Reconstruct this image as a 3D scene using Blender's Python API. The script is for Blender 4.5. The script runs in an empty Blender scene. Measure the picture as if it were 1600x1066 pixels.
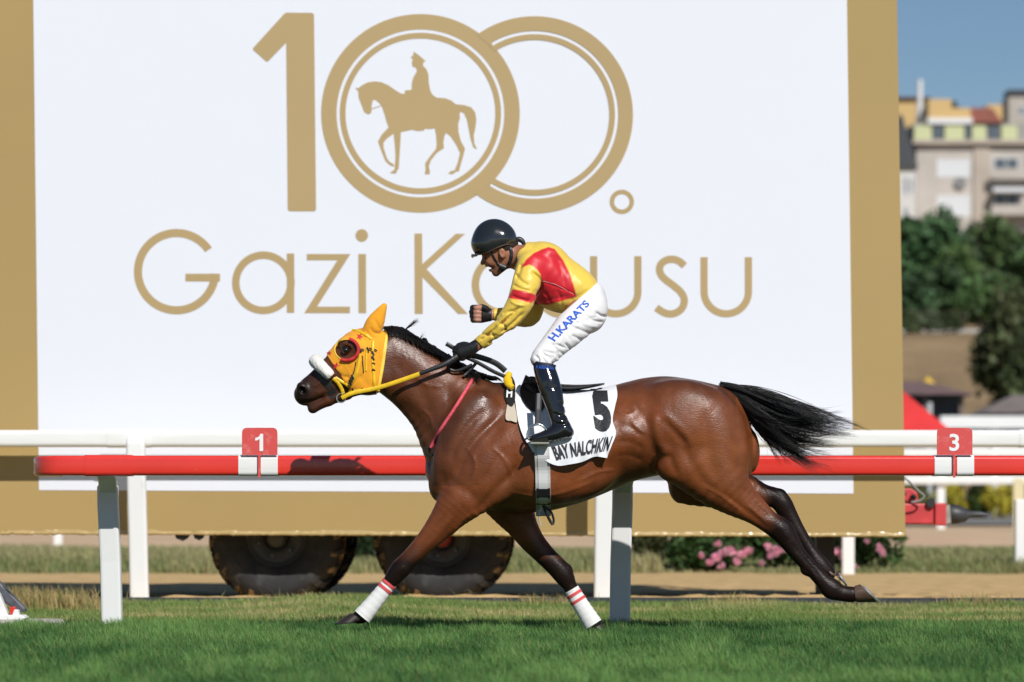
import bpy, bmesh, math, random
import numpy as np
from mathutils import Vector, Matrix

random.seed(7)
rng = np.random.default_rng(7)
SC = bpy.context.scene
COL = SC.collection

# ------------------------------------------------------------------ camera, sky, sun, exposure
EYE = 0.65            # camera height (photographer sitting by the track)
FOC = 5620.0          # focal length in photo pixels (1600 wide)
HD = 19.17            # distance of the horse's median plane
cam_d = bpy.data.cameras.new('camera')
cam = bpy.data.objects.new('camera', cam_d); COL.objects.link(cam)
cam.location = (0, 0, EYE); cam.rotation_euler = (math.radians(90), 0, 0)
cam_d.sensor_width = 36.0; cam_d.lens = 36.0 * FOC / 1600.0
cam_d.shift_y = (795 - 533) / 1600.0
cam_d.clip_end = 3000; cam_d.clip_start = 0.5
cam_d.dof.use_dof = True; cam_d.dof.focus_distance = HD - 0.2; cam_d.dof.aperture_fstop = 2.75
SC.camera = cam

SUN = Vector((0.41, -1.0, 0.87)).normalized()
world = bpy.data.worlds.new('World'); SC.world = world; world.use_nodes = True
wn = world.node_tree.nodes; wl = world.node_tree.links
wn.clear()
sky_n = wn.new('ShaderNodeTexSky'); sky_n.sky_type = 'NISHITA'; sky_n.sun_disc = False
sky_n.sun_elevation = math.asin(SUN.z)
sky_n.sun_rotation = math.atan2(SUN.x, SUN.y)
sky_n.altitude = 600; sky_n.air_density = 1.0; sky_n.dust_density = 0.15; sky_n.ozone_density = 4.5
bg_n = wn.new('ShaderNodeBackground'); bg_n.inputs['Strength'].default_value = 0.064
out_n = wn.new('ShaderNodeOutputWorld')
wl.new(sky_n.outputs[0], bg_n.inputs[0]); wl.new(bg_n.outputs[0], out_n.inputs[0])
sun_d = bpy.data.lights.new('sun', 'SUN'); sun_d.energy = 4.25; sun_d.angle = math.radians(0.53)
sun_d.color = (1.0, 0.965, 0.915)
sun = bpy.data.objects.new('sun', sun_d); COL.objects.link(sun)
sun.rotation_euler = SUN.to_track_quat('Z', 'Y').to_euler()
SC.view_settings.view_transform = 'Standard'; SC.view_settings.look = 'None'
SC.view_settings.exposure = 0.0; SC.view_settings.gamma = 1.0
SC.view_settings.use_curve_mapping = False

# ------------------------------------------------------------------ helpers
def W(px, py, d):
    s = FOC / d
    return np.array([(px - 800.0) / s, d, EYE + (795.0 - py) / s])
def J(px, py, yo=0.0):
    return W(px, py, HD + yo)
S0 = FOC / HD         # photo pixels per metre at the horse

def lin(r, g, b):
    f = lambda c: (c / 255 / 12.92) if c / 255 <= 0.04045 else ((c / 255 + 0.055) / 1.055) ** 2.4
    return (f(r), f(g), f(b), 1.0)

def mat(name, col, rough=0.5, metal=0.0, spec=0.5, nscale=None, namp=0.0, bump=0.0, bscale=None,
        coat=0.0, sheen=0.0, attr=None, trans=0.0, stretch=None, dirt=None, dscale=3.0, dlo=0.5, dhi=0.7,
        coat_rough=0.1):
    m = bpy.data.materials.new(name); m.use_nodes = True
    nt = m.node_tree; n = nt.nodes; l = nt.links
    p = n['Principled BSDF']
    p.inputs['Roughness'].default_value = rough; p.inputs['Metallic'].default_value = metal
    p.inputs['Specular IOR Level'].default_value = spec
    p.inputs['Coat Weight'].default_value = coat; p.inputs['Coat Roughness'].default_value = coat_rough
    p.inputs['Sheen Weight'].default_value = sheen
    col = tuple(col) if len(col) == 4 else tuple(col) + (1,)
    p.inputs['Base Color'].default_value = col
    tc = n.new('ShaderNodeTexCoord'); src = tc.outputs['Object']
    if stretch:
        mp = n.new('ShaderNodeMapping'); mp.inputs['Scale'].default_value = stretch
        l.new(src, mp.inputs[0]); src = mp.outputs[0]
    cur = None
    if attr:
        a = n.new('ShaderNodeAttribute'); a.attribute_name = attr; cur = a.outputs['Color']
    if nscale:
        t = n.new('ShaderNodeTexNoise'); t.inputs['Scale'].default_value = nscale; t.inputs['Detail'].default_value = 5
        l.new(src, t.inputs['Vector'])
        mr = n.new('ShaderNodeMapRange'); mr.inputs[1].default_value = 0.3; mr.inputs[2].default_value = 0.7
        mr.inputs[3].default_value = 1 - namp; mr.inputs[4].default_value = 1 + namp
        l.new(t.outputs['Fac'], mr.inputs[0])
        mx = n.new('ShaderNodeMix'); mx.data_type = 'RGBA'; mx.blend_type = 'MULTIPLY'; mx.inputs[0].default_value = 1
        if cur: l.new(cur, mx.inputs[6])
        else: mx.inputs[6].default_value = col
        l.new(mr.outputs[0], mx.inputs[7]); cur = mx.outputs[2]
    if dirt:
        t = n.new('ShaderNodeTexNoise'); t.inputs['Scale'].default_value = dscale; t.inputs['Detail'].default_value = 8
        t.inputs['Roughness'].default_value = 0.65
        l.new(src, t.inputs['Vector'])
        mr = n.new('ShaderNodeMapRange'); mr.inputs[1].default_value = dlo; mr.inputs[2].default_value = dhi
        l.new(t.outputs['Fac'], mr.inputs[0])
        mx = n.new('ShaderNodeMix'); mx.data_type = 'RGBA'
        l.new(mr.outputs[0], mx.inputs[0])
        if cur: l.new(cur, mx.inputs[6])
        else: mx.inputs[6].default_value = col
        mx.inputs[7].default_value = tuple(dirt) if len(dirt) == 4 else tuple(dirt) + (1,)
        cur = mx.outputs[2]
    if cur: l.new(cur, p.inputs['Base Color'])
    if bump:
        t = n.new('ShaderNodeTexNoise'); t.inputs['Scale'].default_value = bscale or 40; t.inputs['Detail'].default_value = 6
        l.new(src, t.inputs['Vector'])
        b = n.new('ShaderNodeBump'); b.inputs['Strength'].default_value = 1.0; b.inputs['Distance'].default_value = bump
        l.new(t.outputs['Fac'], b.inputs['Height']); l.new(b.outputs[0], p.inputs['Normal'])
    if trans:
        tr = n.new('ShaderNodeBsdfTranslucent'); mxs = n.new('ShaderNodeMixShader'); mxs.inputs[0].default_value = trans
        if cur: l.new(cur, tr.inputs[0])
        else: tr.inputs[0].default_value = col
        l.new(p.outputs[0], mxs.inputs[1]); l.new(tr.outputs[0], mxs.inputs[2])
        l.new(mxs.outputs[0], n['Material Output'].inputs['Surface'])
    return m

def link(name, me, m=None, parent=None):
    o = bpy.data.objects.new(name, me); COL.objects.link(o)
    if m is not None:
        for mm in (m if isinstance(m, (list, tuple)) else [m]): me.materials.append(mm)
    if parent is not None: o.parent = parent
    return o
def empty(name, loc=(0, 0, 0)):
    # things keep world coordinates in their meshes: the empty sits at the base, its children are offset back
    o = bpy.data.objects.new(name, None); COL.objects.link(o); o.location = loc; o.empty_display_size = 0.1
    return o
def settle(root):
    inv = Matrix.Translation(root.location).inverted()
    for c in root.children: c.matrix_parent_inverse = inv
def tag(o, label=None, cat=None, group=None, kind=None):
    if label: o['label'] = label
    if cat: o['category'] = cat
    if group: o['group'] = group
    if kind: o['kind'] = kind
    return o

def mesh_np(name, V, Fq, smooth=True, colors=None, attr='col'):
    """V (n,3), Fq (m,k) with k = 3 or 4"""
    V = np.asarray(V, dtype=np.float32); Fq = np.asarray(Fq, dtype=np.int32)
    me = bpy.data.meshes.new(name); k = Fq.shape[1]
    me.vertices.add(len(V)); me.vertices.foreach_set('co', V.ravel())
    me.loops.add(Fq.size); me.loops.foreach_set('vertex_index', Fq.ravel())
    me.polygons.add(len(Fq)); me.polygons.foreach_set('loop_start', np.arange(0, Fq.size, k, dtype=np.int32))
    me.polygons.foreach_set('loop_total', np.full(len(Fq), k, dtype=np.int32))
    if smooth: me.polygons.foreach_set('use_smooth', np.ones(len(Fq), dtype=bool))
    me.update(calc_edges=True); me.validate()
    if colors is not None:
        a = me.color_attributes.new(attr, 'FLOAT_COLOR', 'POINT')
        c = np.ones((len(V), 4), np.float32); c[:, :3] = colors
        a.data.foreach_set('color', c.ravel())
    return me
def mesh_py(name, V, Fs, smooth=False):
    me = bpy.data.meshes.new(name); me.from_pydata([tuple(map(float, v)) for v in V], [], [tuple(f) for f in Fs])
    if smooth: me.polygons.foreach_set('use_smooth', np.ones(len(Fs), dtype=bool))
    me.update(); return me

class MB:
    """collects simple solids into one mesh"""
    def __init__(s): s.V = []; s.F = []
    def add(s, V, Fs):
        o = len(s.V); s.V += [tuple(map(float, v)) for v in V]; s.F += [tuple(i + o for i in f) for f in Fs]; return s
    def box(s, x0, x1, y0, y1, z0, z1):
        V = [(x, y, z) for z in (z0, z1) for y in (y0, y1) for x in (x0, x1)]
        return s.add(V, [(0, 2, 3, 1), (4, 5, 7, 6), (0, 1, 5, 4), (2, 6, 7, 3), (0, 4, 6, 2), (1, 3, 7, 5)])
    def tube(s, pts, r, n=8, lat=None, cap=True):
        """round (or elliptical) tube along pts; r scalar, list, or list of (ra, rb)"""
        pts = [np.array(p, float) for p in pts]; m = len(pts); V = []; Fs = []
        if np.isscalar(r): r = [r] * m
        up = np.array([0, 1, 0.0])
        for i, p in enumerate(pts):
            t = pts[min(i + 1, m - 1)] - pts[max(i - 1, 0)]; t = t / (np.linalg.norm(t) + 1e-9)
            l = up - t * np.dot(up, t)
            if np.linalg.norm(l) < 1e-3: l = np.array([1, 0, 0.0]) - t * t[0]
            l /= np.linalg.norm(l); nn = np.cross(t, l)
            ra, rb = (r[i], r[i]) if np.isscalar(r[i]) else r[i]
            for k in range(n):
                a = 2 * math.pi * k / n
                V.append(p + nn * ra * math.cos(a) + l * rb * math.sin(a))
        for i in range(m - 1):
            for k in range(n):
                k2 = (k + 1) % n
                Fs.append((i * n + k, i * n + k2, (i + 1) * n + k2, (i + 1) * n + k))
        if cap: Fs.append(tuple(range(n - 1, -1, -1))); Fs.append(tuple(range((m - 1) * n, m * n)))
        return s.add(V, Fs)
    def prism(s, poly, y0, y1, scale=None):
        """polygon [(x,z)] extruded from y0 (front) to y1"""
        n = len(poly); V = [(x, y0, z) for x, z in poly] + [(x, y1, z) for x, z in poly]
        Fs = [tuple(range(n)), tuple(range(2 * n - 1, n - 1, -1))]
        for i in range(n):
            j = (i + 1) % n; Fs.append((i, i + n, j + n, j))
        return s.add(V, Fs)
    def build(s, name, m, parent=None, smooth=False, bevel=0.0, seg=2):
        me = mesh_py(name, s.V, s.F, smooth)
        bm = bmesh.new(); bm.from_mesh(me)
        bmesh.ops.recalc_face_normals(bm, faces=bm.faces)
        bm.to_mesh(me); bm.free()
        o = link(name, me, m, parent)
        if bevel:
            b = o.modifiers.new('bevel', 'BEVEL'); b.width = bevel; b.segments = seg; b.limit_method = 'ANGLE'
        if smooth:
            try: me.set_sharp_from_angle(angle=math.radians(50))
            except Exception: pass
        return o

def catmull(pts, n=8):
    P = np.array(pts, float); out = []
    for i in range(len(P) - 1):
        p0 = P[max(i - 1, 0)]; p1 = P[i]; p2 = P[i + 1]; p3 = P[min(i + 2, len(P) - 1)]
        for k in range(n):
            t = k / n
            out.append(0.5 * ((2 * p1) + (-p0 + p2) * t + (2 * p0 - 5 * p1 + 4 * p2 - p3) * t * t + (-p0 + 3 * p1 - 3 * p2 + p3) * t ** 3))
    out.append(P[-1]); return np.array(out)

def text_mesh(txt, bold=0.0, shear=0.0, sub=0):
    """flat text as (V2, faces), normalised so that cap height is 1 and x starts at 0"""
    cu = bpy.data.curves.new('t', 'FONT'); cu.body = txt; cu.offset = bold; cu.shear = shear; cu.resolution_u = 4
    ob = bpy.data.objects.new('t', cu); COL.objects.link(ob)
    dg = bpy.context.evaluated_depsgraph_get()
    me = bpy.data.meshes.new_from_object(ob.evaluated_get(dg))
    bm = bmesh.new(); bm.from_mesh(me)
    bmesh.ops.triangulate(bm, faces=bm.faces)
    for _ in range(sub):
        bmesh.ops.subdivide_edges(bm, edges=[e for e in bm.edges if e.calc_length() > 0.12], cuts=1)
        bmesh.ops.triangulate(bm, faces=bm.faces)
    V = np.array([v.co[:2] for v in bm.verts]); bm.verts.index_update()
    Fs = [tuple(v.index for v in f.verts) for f in bm.faces]; bm.free()
    bpy.data.objects.remove(ob); bpy.data.meshes.remove(me); bpy.data.curves.remove(cu)
    V = V - V.min(0); h = V[:, 1].max(); V = V / h
    return V, Fs

# ------------------------------------------------------------------ implicit surfaces (bodies are one skin)
def ell_d(u, v, o, a, b, c):
    k0 = np.sqrt((u / a) ** 2 + (v / b) ** 2 + (o / c) ** 2)
    k1 = np.sqrt((u / a ** 2) ** 2 + (v / b ** 2) ** 2 + (o / c ** 2) ** 2)
    return np.where(k1 > 1e-6, k0 * (k0 - 1) / np.maximum(k1, 1e-6), -np.minimum(a, b))

class Field:
    def __init__(s, lo, hi, h):
        s.lo = np.array(lo, float); s.h = h
        s.n = np.ceil((np.array(hi) - s.lo) / h).astype(int) + 1
        s.G = np.full(tuple(s.n), 0.5, np.float32)
        s.ax = [s.lo[i] + h * np.arange(s.n[i]) for i in range(3)]
    def block(s, lo, hi):
        i0 = np.clip(np.floor((np.array(lo) - s.lo) / s.h).astype(int), 0, s.n - 1)
        i1 = np.clip(np.ceil((np.array(hi) - s.lo) / s.h).astype(int) + 1, 1, s.n)
        if np.any(i1 <= i0): return None
        sl = tuple(slice(i0[k], i1[k]) for k in range(3))
        X = s.ax[0][sl[0]][:, None, None]; Y = s.ax[1][sl[1]][None, :, None]; Z = s.ax[2][sl[2]][None, None, :]
        return sl, X, Y, Z
    def blend(s, sl, f, k):
        g = s.G[sl]
        if k <= 0: s.G[sl] = np.minimum(g, f); return
        hh = np.clip(0.5 + 0.5 * (g - f) / k, 0, 1)
        s.G[sl] = g * (1 - hh) + f * hh - k * hh * (1 - hh)
    def carve(s, sl, f, k):
        g = s.G[sl]; f = -f
        hh = np.clip(0.5 - 0.5 * (g - f) / k, 0, 1)
        s.G[sl] = g * (1 - hh) + f * hh + k * hh * (1 - hh)
    def cone_f(s, p0, p1, a0, a1, b0, b1, X, Y, Z):
        p0 = np.array(p0, float); p1 = np.array(p1, float); d = p1 - p0; L = np.linalg.norm(d) + 1e-9; t_ = d / L
        l = np.array([0, 1, 0.0]) - t_ * t_[1]
        if np.linalg.norm(l) < 1e-2: l = np.array([1, 0, 0.0]) - t_ * t_[0]
        l /= np.linalg.norm(l); n = np.cross(t_, l)
        dx, dy, dz = X - p0[0], Y - p0[1], Z - p0[2]
        w = dx * t_[0] + dy * t_[1] + dz * t_[2]; t = np.clip(w / L, 0, 1); o = w - t * L
        u = dx * n[0] + dy * n[1] + dz * n[2]; v = dx * l[0] + dy * l[1] + dz * l[2]
        a = a0 + (a1 - a0) * t; b = b0 + (b1 - b0) * t
        return ell_d(u, v, o, a, b, np.minimum(a, b))
    def chain(s, st, k=0.02, off=0.0, smooth=3, S=S0):
        """st: (px, py, yo, a, b) in photo pixels; the chain is resampled along a smooth curve"""
        st = np.array(st, float)
        if smooth and len(st) > 2: st = catmull(st, smooth)
        pts = [J(q[0], q[1], q[2]) for q in st]; A = np.maximum(st[:, 3] / S + off, 0.003); B = np.maximum(st[:, 4] / S + off, 0.003)
        P = np.array(pts); m = max(A.max(), B.max()) + k + 0.03
        bl = s.block(P.min(0) - m, P.max(0) + m)
        if bl is None: return
        sl, X, Y, Z = bl; acc = None
        g = np.full(s.G[sl].shape, 0.5, np.float32)
        for i in range(len(pts) - 1):
            mm = max(A[i], A[i + 1], B[i], B[i + 1]) + k + 0.03
            b2 = s.block(np.minimum(P[i], P[i + 1]) - mm, np.maximum(P[i], P[i + 1]) + mm)
            if b2 is None: continue
            s2, X2, Y2, Z2 = b2
            f = s.cone_f(P[i], P[i + 1], A[i], A[i + 1], B[i], B[i + 1], X2, Y2, Z2)
            rs = tuple(slice(s2[q].start - sl[q].start, s2[q].stop - sl[q].start) for q in range(3))
            g[rs] = np.minimum(g[rs], f)
        s.blend(sl, g, k)
    def ball(s, px, py, yo, rx, rz, ry, rot=0.0, k=0.03, off=0.0, carve=False):
        """ellipsoid; radii in photo pixels, rot degrees clockwise on screen"""
        c = J(px, py, yo); a, b, r = rx / S0 + off, ry / S0 + off, rz / S0 + off
        m = max(a, b, r) + k + 0.03
        bl = s.block(c - m, c + m)
        if bl is None: return
        sl, X, Y, Z = bl; ca, sa = math.cos(math.radians(rot)), math.sin(math.radians(rot))
        dx, dy, dz = X - c[0], Y - c[1], Z - c[2]
        u = dx * ca - dz * sa; v = dx * sa + dz * ca
        f = ell_d(u, dy + 0 * u, v, a, b, r)
        (s.carve if carve else s.blend)(sl, f, k)
    def stroke(s, pts, amp, wid, side=-1, k=8):
        """groove (amp > 0) or ridge (amp < 0) drawn over the near flank; pts in photo pixels, amp metres, wid pixels"""
        P = catmull(pts, k) if len(pts) > 2 else np.array(pts, float)
        q0 = P.min(0) - 3 * wid; q1 = P.max(0) + 3 * wid
        c = [J(q0[0], q1[1], -0.4), J(q0[0], q1[1], 0.0), J(q1[0], q0[1], -0.4), J(q1[0], q0[1], 0.0)]
        c = np.array(c); lo = c.min(0); hi = c.max(0)
        lo[1], hi[1] = HD - 0.5, HD - 0.03
        if side > 0: lo[1], hi[1] = HD + 0.03, HD + 0.5
        bl = s.block(lo, hi)
        if bl is None: return
        sl, X, Y, Z = bl
        PX = 800 + X * FOC / Y + 0 * Z; PY = 795 - (Z - EYE) * FOC / Y + 0 * X
        d2 = np.full(PX.shape, 1e9); tt = np.zeros(PX.shape)
        n = len(P) - 1
        for i in range(n):
            ax, ay = P[i]; bx, by = P[i + 1]; ex, ey = bx - ax, by - ay; L2 = ex * ex + ey * ey + 1e-9
            t = np.clip(((PX - ax) * ex + (PY - ay) * ey) / L2, 0, 1)
            dd = (PX - ax - t * ex) ** 2 + (PY - ay - t * ey) ** 2
            u = dd < d2; d2 = np.where(u, dd, d2); tt = np.where(u, (i + t) / n, tt)
        fade = np.clip(np.minimum(tt, 1 - tt) * 5 + 0.15, 0, 1)
        s.G[sl] += (amp * np.exp(-d2 / wid ** 2) * fade).astype(np.float32)
    def sample(s, X, Y, Z):
        q = (np.stack([X, Y, Z], -1) - s.lo) / s.h
        q = np.clip(q, 0, s.n - 1.001); i = q.astype(int); f = q - i
        r = 0
        for dx in (0, 1):
            for dy in (0, 1):
                for dz in (0, 1):
                    w = (f[..., 0] if dx else 1 - f[..., 0]) * (f[..., 1] if dy else 1 - f[..., 1]) * (f[..., 2] if dz else 1 - f[..., 2])
                    r = r + w * s.G[i[..., 0] + dx, i[..., 1] + dy, i[..., 2] + dz]
        return r
    def hit(s, px, py, off=0.0, d0=HD - 0.55, d1=HD + 0.45, step=0.004):
        """first surface point seen through photo pixels (arrays); falls back to the closest approach"""
        px = np.asarray(px, float); py = np.asarray(py, float)
        ds = np.arange(d0, d1, step); D = ds.reshape((1,) * px.ndim + (-1,))
        X = (px[..., None] - 800) * D / FOC; Z = EYE + (795 - py[..., None]) * D / FOC
        v = s.sample(X, D + 0 * X, Z)
        ins = v < 0; first = np.where(ins.any(-1), ins.argmax(-1), v.argmin(-1))
        d = ds[first] - off
        return np.stack([(px - 800) * d / FOC, d, EYE + (795 - py) * d / FOC], -1)
    def mesh(s):
        G = s.G; ng = G < 0
        def sh(a, c): return a[c[0]:a.shape[0] - 1 + c[0], c[1]:a.shape[1] - 1 + c[1], c[2]:a.shape[2] - 1 + c[2]]
        cs = [(i, j, k) for i in (0, 1) for j in (0, 1) for k in (0, 1)]
        cnt = sum(sh(ng, c).astype(np.int8) for c in cs)
        act = (cnt > 0) & (cnt < 8); idx = np.argwhere(act)
        vid = np.full(act.shape, -1, np.int32); vid[act] = np.arange(len(idx))
        pos = np.zeros((len(idx), 3)); num = np.zeros(len(idx))
        for c0 in cs:
            for ax in range(3):
                if c0[ax]: continue
                c1 = list(c0); c1[ax] = 1
                f0 = G[idx[:, 0] + c0[0], idx[:, 1] + c0[1], idx[:, 2] + c0[2]].astype(float)
                f1 = G[idx[:, 0] + c1[0], idx[:, 1] + c1[1], idx[:, 2] + c1[2]].astype(float)
                cr = (f0 < 0) != (f1 < 0); t = np.where(cr, f0 / np.where(cr, f0 - f1, 1), 0)
                p = np.tile(np.array(c0, float), (len(idx), 1)); p[:, ax] += t
                pos += p * cr[:, None]; num += cr
        V = s.lo + (idx + pos / num[:, None]) * s.h
        Q = []
        for ax in range(3):
            b, c = [(1, 2), (2, 0), (0, 1)][ax]
            a0 = [slice(1, -1)] * 3; a0[ax] = slice(0, -1); a1 = list(a0); a1[ax] = slice(1, None)
            e0 = ng[tuple(a0)]; e1 = ng[tuple(a1)]
            w = np.argwhere(e0 != e1); inside = e0[tuple(w.T)]
            base = w.copy(); base[:, b] += 1; base[:, c] += 1
            def cell(db, dc):
                q = base.copy(); q[:, b] -= db; q[:, c] -= dc
                return vid[q[:, 0], q[:, 1], q[:, 2]]
            q = np.stack([cell(1, 1), cell(0, 1), cell(0, 0), cell(1, 0)], -1)
            q[~inside] = q[~inside][:, ::-1]; Q.append(q)
        Q = np.concatenate(Q); Q = Q[(Q >= 0).all(1)]
        # two light smoothing passes
        for lam in (0.5, 0.5):
            acc = np.zeros_like(V); n = np.zeros(len(V))
            for a, b in ((0, 1), (1, 2), (2, 3), (3, 0)):
                np.add.at(acc, Q[:, a], V[Q[:, b]]); np.add.at(n, Q[:, a], 1)
                np.add.at(acc, Q[:, b], V[Q[:, a]]); np.add.at(n, Q[:, b], 1)
            V = V + lam * 0.6 * (acc / np.maximum(n, 1)[:, None] - V)
        return V, Q

def pix(V):
    return 800 + V[:, 0] * FOC / V[:, 1], 795 - (V[:, 2] - EYE) * FOC / V[:, 1]
def soft_poly(px, py, poly, e=1.0):
    d2 = np.full(px.shape, 1e9); n = len(poly)
    for i in range(n):
        ax, ay = poly[i]; bx, by = poly[(i + 1) % n]; ex, ey = bx - ax, by - ay
        t = np.clip(((px - ax) * ex + (py - ay) * ey) / (ex * ex + ey * ey + 1e-9), 0, 1)
        d2 = np.minimum(d2, (px - ax - t * ex) ** 2 + (py - ay - t * ey) ** 2)
    s = np.where(in_poly(px, py, poly), 1, -1) * np.sqrt(d2)
    return np.clip(0.5 + 0.5 * s / e, 0, 1)
def ramp(x, a, b): return np.clip((x - a) / (b - a), 0, 1)
def in_poly(px, py, poly):
    r = np.zeros(px.shape, bool); n = len(poly)
    for i in range(n):
        x0, y0 = poly[i]; x1, y1 = poly[(i + 1) % n]
        c = ((y0 > py) != (y1 > py)) & (px < (x1 - x0) * (py - y0) / (y1 - y0 + 1e-9) + x0)
        r ^= c
    return r
# ------------------------------------------------------------------ setting: ground, dirt, grass
def hash2(x, y, s=0.0):
    v = np.sin(x * 12.9898 + y * 78.233 + s * 37.7) * 43758.5453
    return v - np.floor(v)
def vnoise(x, y, s=0.0):
    xi, yi = np.floor(x), np.floor(y); fx, fy = x - xi, y - yi
    fx = fx * fx * (3 - 2 * fx); fy = fy * fy * (3 - 2 * fy)
    a = hash2(xi, yi, s); b = hash2(xi + 1, yi, s); c = hash2(xi, yi + 1, s); d = hash2(xi + 1, yi + 1, s)
    return (a * (1 - fx) + b * fx) * (1 - fy) + (c * (1 - fx) + d * fx) * fy
def fbm(x, y, s=0.0, o=4):
    r = 0; a = 0.5
    for i in range(o): r = r + a * vnoise(x * 2 ** i, y * 2 ** i, s + i); a *= 0.5
    return r

def sheet(name, d0, d1, xh, nd, nx, zf, m, x0=None):
    d = np.linspace(d0, d1, nd); x = np.linspace(-xh if x0 is None else x0, xh, nx)
    Xg, Dg = np.meshgrid(x, d); Z = zf(Xg, Dg)
    V = np.stack([Xg, Dg, Z], -1).reshape(-1, 3)
    i = np.arange((nd - 1) * (nx - 1)); r, c = i // (nx - 1), i % (nx - 1)
    q = np.stack([r * nx + c, r * nx + c + 1, (r + 1) * nx + c + 1, (r + 1) * nx + c], -1)
    o = link(name, mesh_np(name, V, q), m); o['kind'] = 'structure'; return o

M_soil = mat('soil', (0.07, 0.075, 0.025), 0.95, nscale=20, namp=0.4)
M_sand = mat('sand', (0.60, 0.41, 0.19), 0.95, spec=0.2, nscale=6, namp=0.16, bump=0.012, bscale=55)
M_sand_far = mat('sand_far', (0.60, 0.43, 0.27), 0.95, spec=0.2, nscale=0.6, namp=0.12)
M_dry = mat('dry_ground', (0.30, 0.25, 0.11), 0.95, spec=0.2, nscale=5, namp=0.35, bump=0.01, bscale=30)
M_far_grass = mat('far_grass_soil', (0.24, 0.23, 0.11), 0.95, spec=0.2, nscale=0.7, namp=0.3)
M_ochre = mat('ochre_slope', (0.28, 0.195, 0.105), 0.95, spec=0.2, nscale=0.12, namp=0.35, bump=0.3, bscale=0.5)

sheet('ground', -60, 2500, 1500, 40, 40, lambda x, d: -0.25 + 0 * x, M_far_grass)
z_turf = lambda x, d: -0.062 + 0.012 * fbm(x * 0.9, d * 0.9, 3)
sheet('turf_ground', 1.5, 20.5, 9, 60, 60, z_turf, M_soil)
def z_verge(x, d):
    t = (d - 20.4) / 4.5
    px = 800 + x * FOC / d
    hump = 0.05 * np.exp(-((px - 545) / 170) ** 2) + 0.02 * np.exp(-((px - 1150) / 200) ** 2)
    return -0.06 + 0.03 * t + 0.05 * (fbm(x * 0.8, d * 0.6, 9) - 0.45) + hump * np.clip(t * 2.2, 0, 1)
sheet('verge', 20.4, 24.97, 11, 50, 120, z_verge, M_dry)
def z_sand(x, d):
    ridge = 0.05 * np.exp(-((d - 25.62) / 0.22) ** 2) * (0.45 + 0.9 * fbm(x * 5, d * 3, 4)) + 0.03 * np.exp(-((d - 30.5) / 0.8) ** 2)
    rough = 0.05 * (fbm(x * 9, d * 9, 21, 3) - 0.45) * np.exp(-((d - 26.6) / 2.5) ** 2) + 0.03 * (fbm(x * 2.2, d * 2.2, 5) - 0.45)
    return -0.015 + ridge + rough
sheet('dirt_track', 25.0, 38.0, 16, 170, 420, z_sand, M_sand)
z_strip = lambda x, d: -0.12 * (1 - ramp(d, 36.4, 37.4)) + 0.01 + 0.06 * fbm(x * 0.3, d * 0.3, 2) + 0.06 * ramp(d, 38, 50)
sheet('infield_strip', 36.4, 51, 30, 30, 60, z_strip, M_far_grass)
z_far = lambda x, d: 0.06 + 0.20 * ramp(d, 50, 80)
sheet('far_dirt_track', 49.5, 81, 45, 12, 20, z_far, M_sand_far)
sheet('service_road', 80.5, 150, 80, 12, 20, lambda x, d: 0.30 + 0.2 * ramp(d, 80, 90), mat('asphalt_pale', (0.22, 0.21, 0.2), 0.9, nscale=1.5, namp=0.15))
def z_hill(x, d):
    return 0.3 + 8.2 * ramp(d, 150, 196) + 2.9 * ramp(d, 196, 216) + 10 * ramp(d, 222, 300) + 4 * ramp(d, 300, 420) + 0.7 * (fbm(x * 0.06, d * 0.06, 3) - 0.5)
sheet('hill', 148, 460, 170, 110, 70, z_hill, M_ochre)

# black edging board between the verge and the sand
M_edge = mat('black_edging', (0.028, 0.032, 0.042), 0.6, nscale=9, namp=0.35, dirt=(0.2, 0.15, 0.09), dscale=5, dlo=0.55, dhi=0.85)
def edging(x0, x1):
    mb = MB(); n = 24
    xs = np.linspace(x0, x1, n); z1 = 0.033 + 0.006 * (vnoise(xs * 1.7, xs * 0, 5) - 0.5)
    for i in range(n - 1):
        V = [(xs[i], 24.975, -0.07), (xs[i + 1], 24.975, -0.07), (xs[i + 1], 24.975, z1[i + 1]), (xs[i], 24.975, z1[i]),
             (xs[i], 25.02, -0.07), (xs[i + 1], 25.02, -0.07), (xs[i + 1], 25.02, z1[i + 1]), (xs[i], 25.02, z1[i])]
        mb.add(V, [(0, 1, 2, 3), (3, 2, 6, 7), (4, 7, 6, 5)])
    return mb
o = edging(-9, 9).build('track_edging', M_edge); tag(o, 'low black edging strip between the grass verge and the sand', 'edging')

def blades(name, x, d, z, h, wid, lean, cols, m, label, cat, bend=0.5):
    n = len(x); az = rng.uniform(0, 2 * math.pi, n)
    wx, wy = np.cos(az) * wid / 2, np.sin(az) * wid / 2
    la = rng.uniform(0, 2 * math.pi, n); lm = lean * rng.uniform(0.1, 1.0, n) * h
    lx = np.cos(la) * lm - 0.12 * h; ly = np.sin(la) * lm
    V = np.zeros((n, 5, 3), np.float32)
    V[:, 0] = np.stack([x - wx, d - wy, z], -1); V[:, 1] = np.stack([x + wx, d + wy, z], -1)
    mx, my, mz = x + lx * 0.35, d + ly * 0.35, z + h * 0.58
    V[:, 2] = np.stack([mx - wx * 0.8, my - wy * 0.8, mz], -1); V[:, 3] = np.stack([mx + wx * 0.8, my + wy * 0.8, mz], -1)
    V[:, 4] = np.stack([x + lx, d + ly, z + h * (1 - 0.25 * (lm / h))], -1)
    b = np.arange(n)[:, None] * 5
    Fq = np.concatenate([b + np.array([[0, 1, 3]]), b + np.array([[0, 3, 2]]), b + np.array([[2, 3, 4]])])
    me = mesh_np(name, V.reshape(-1, 3), Fq, smooth=False, colors=np.repeat(cols, 5, axis=0))
    o = link(name, me, m); tag(o, label, cat, kind='stuff'); return o
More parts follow.
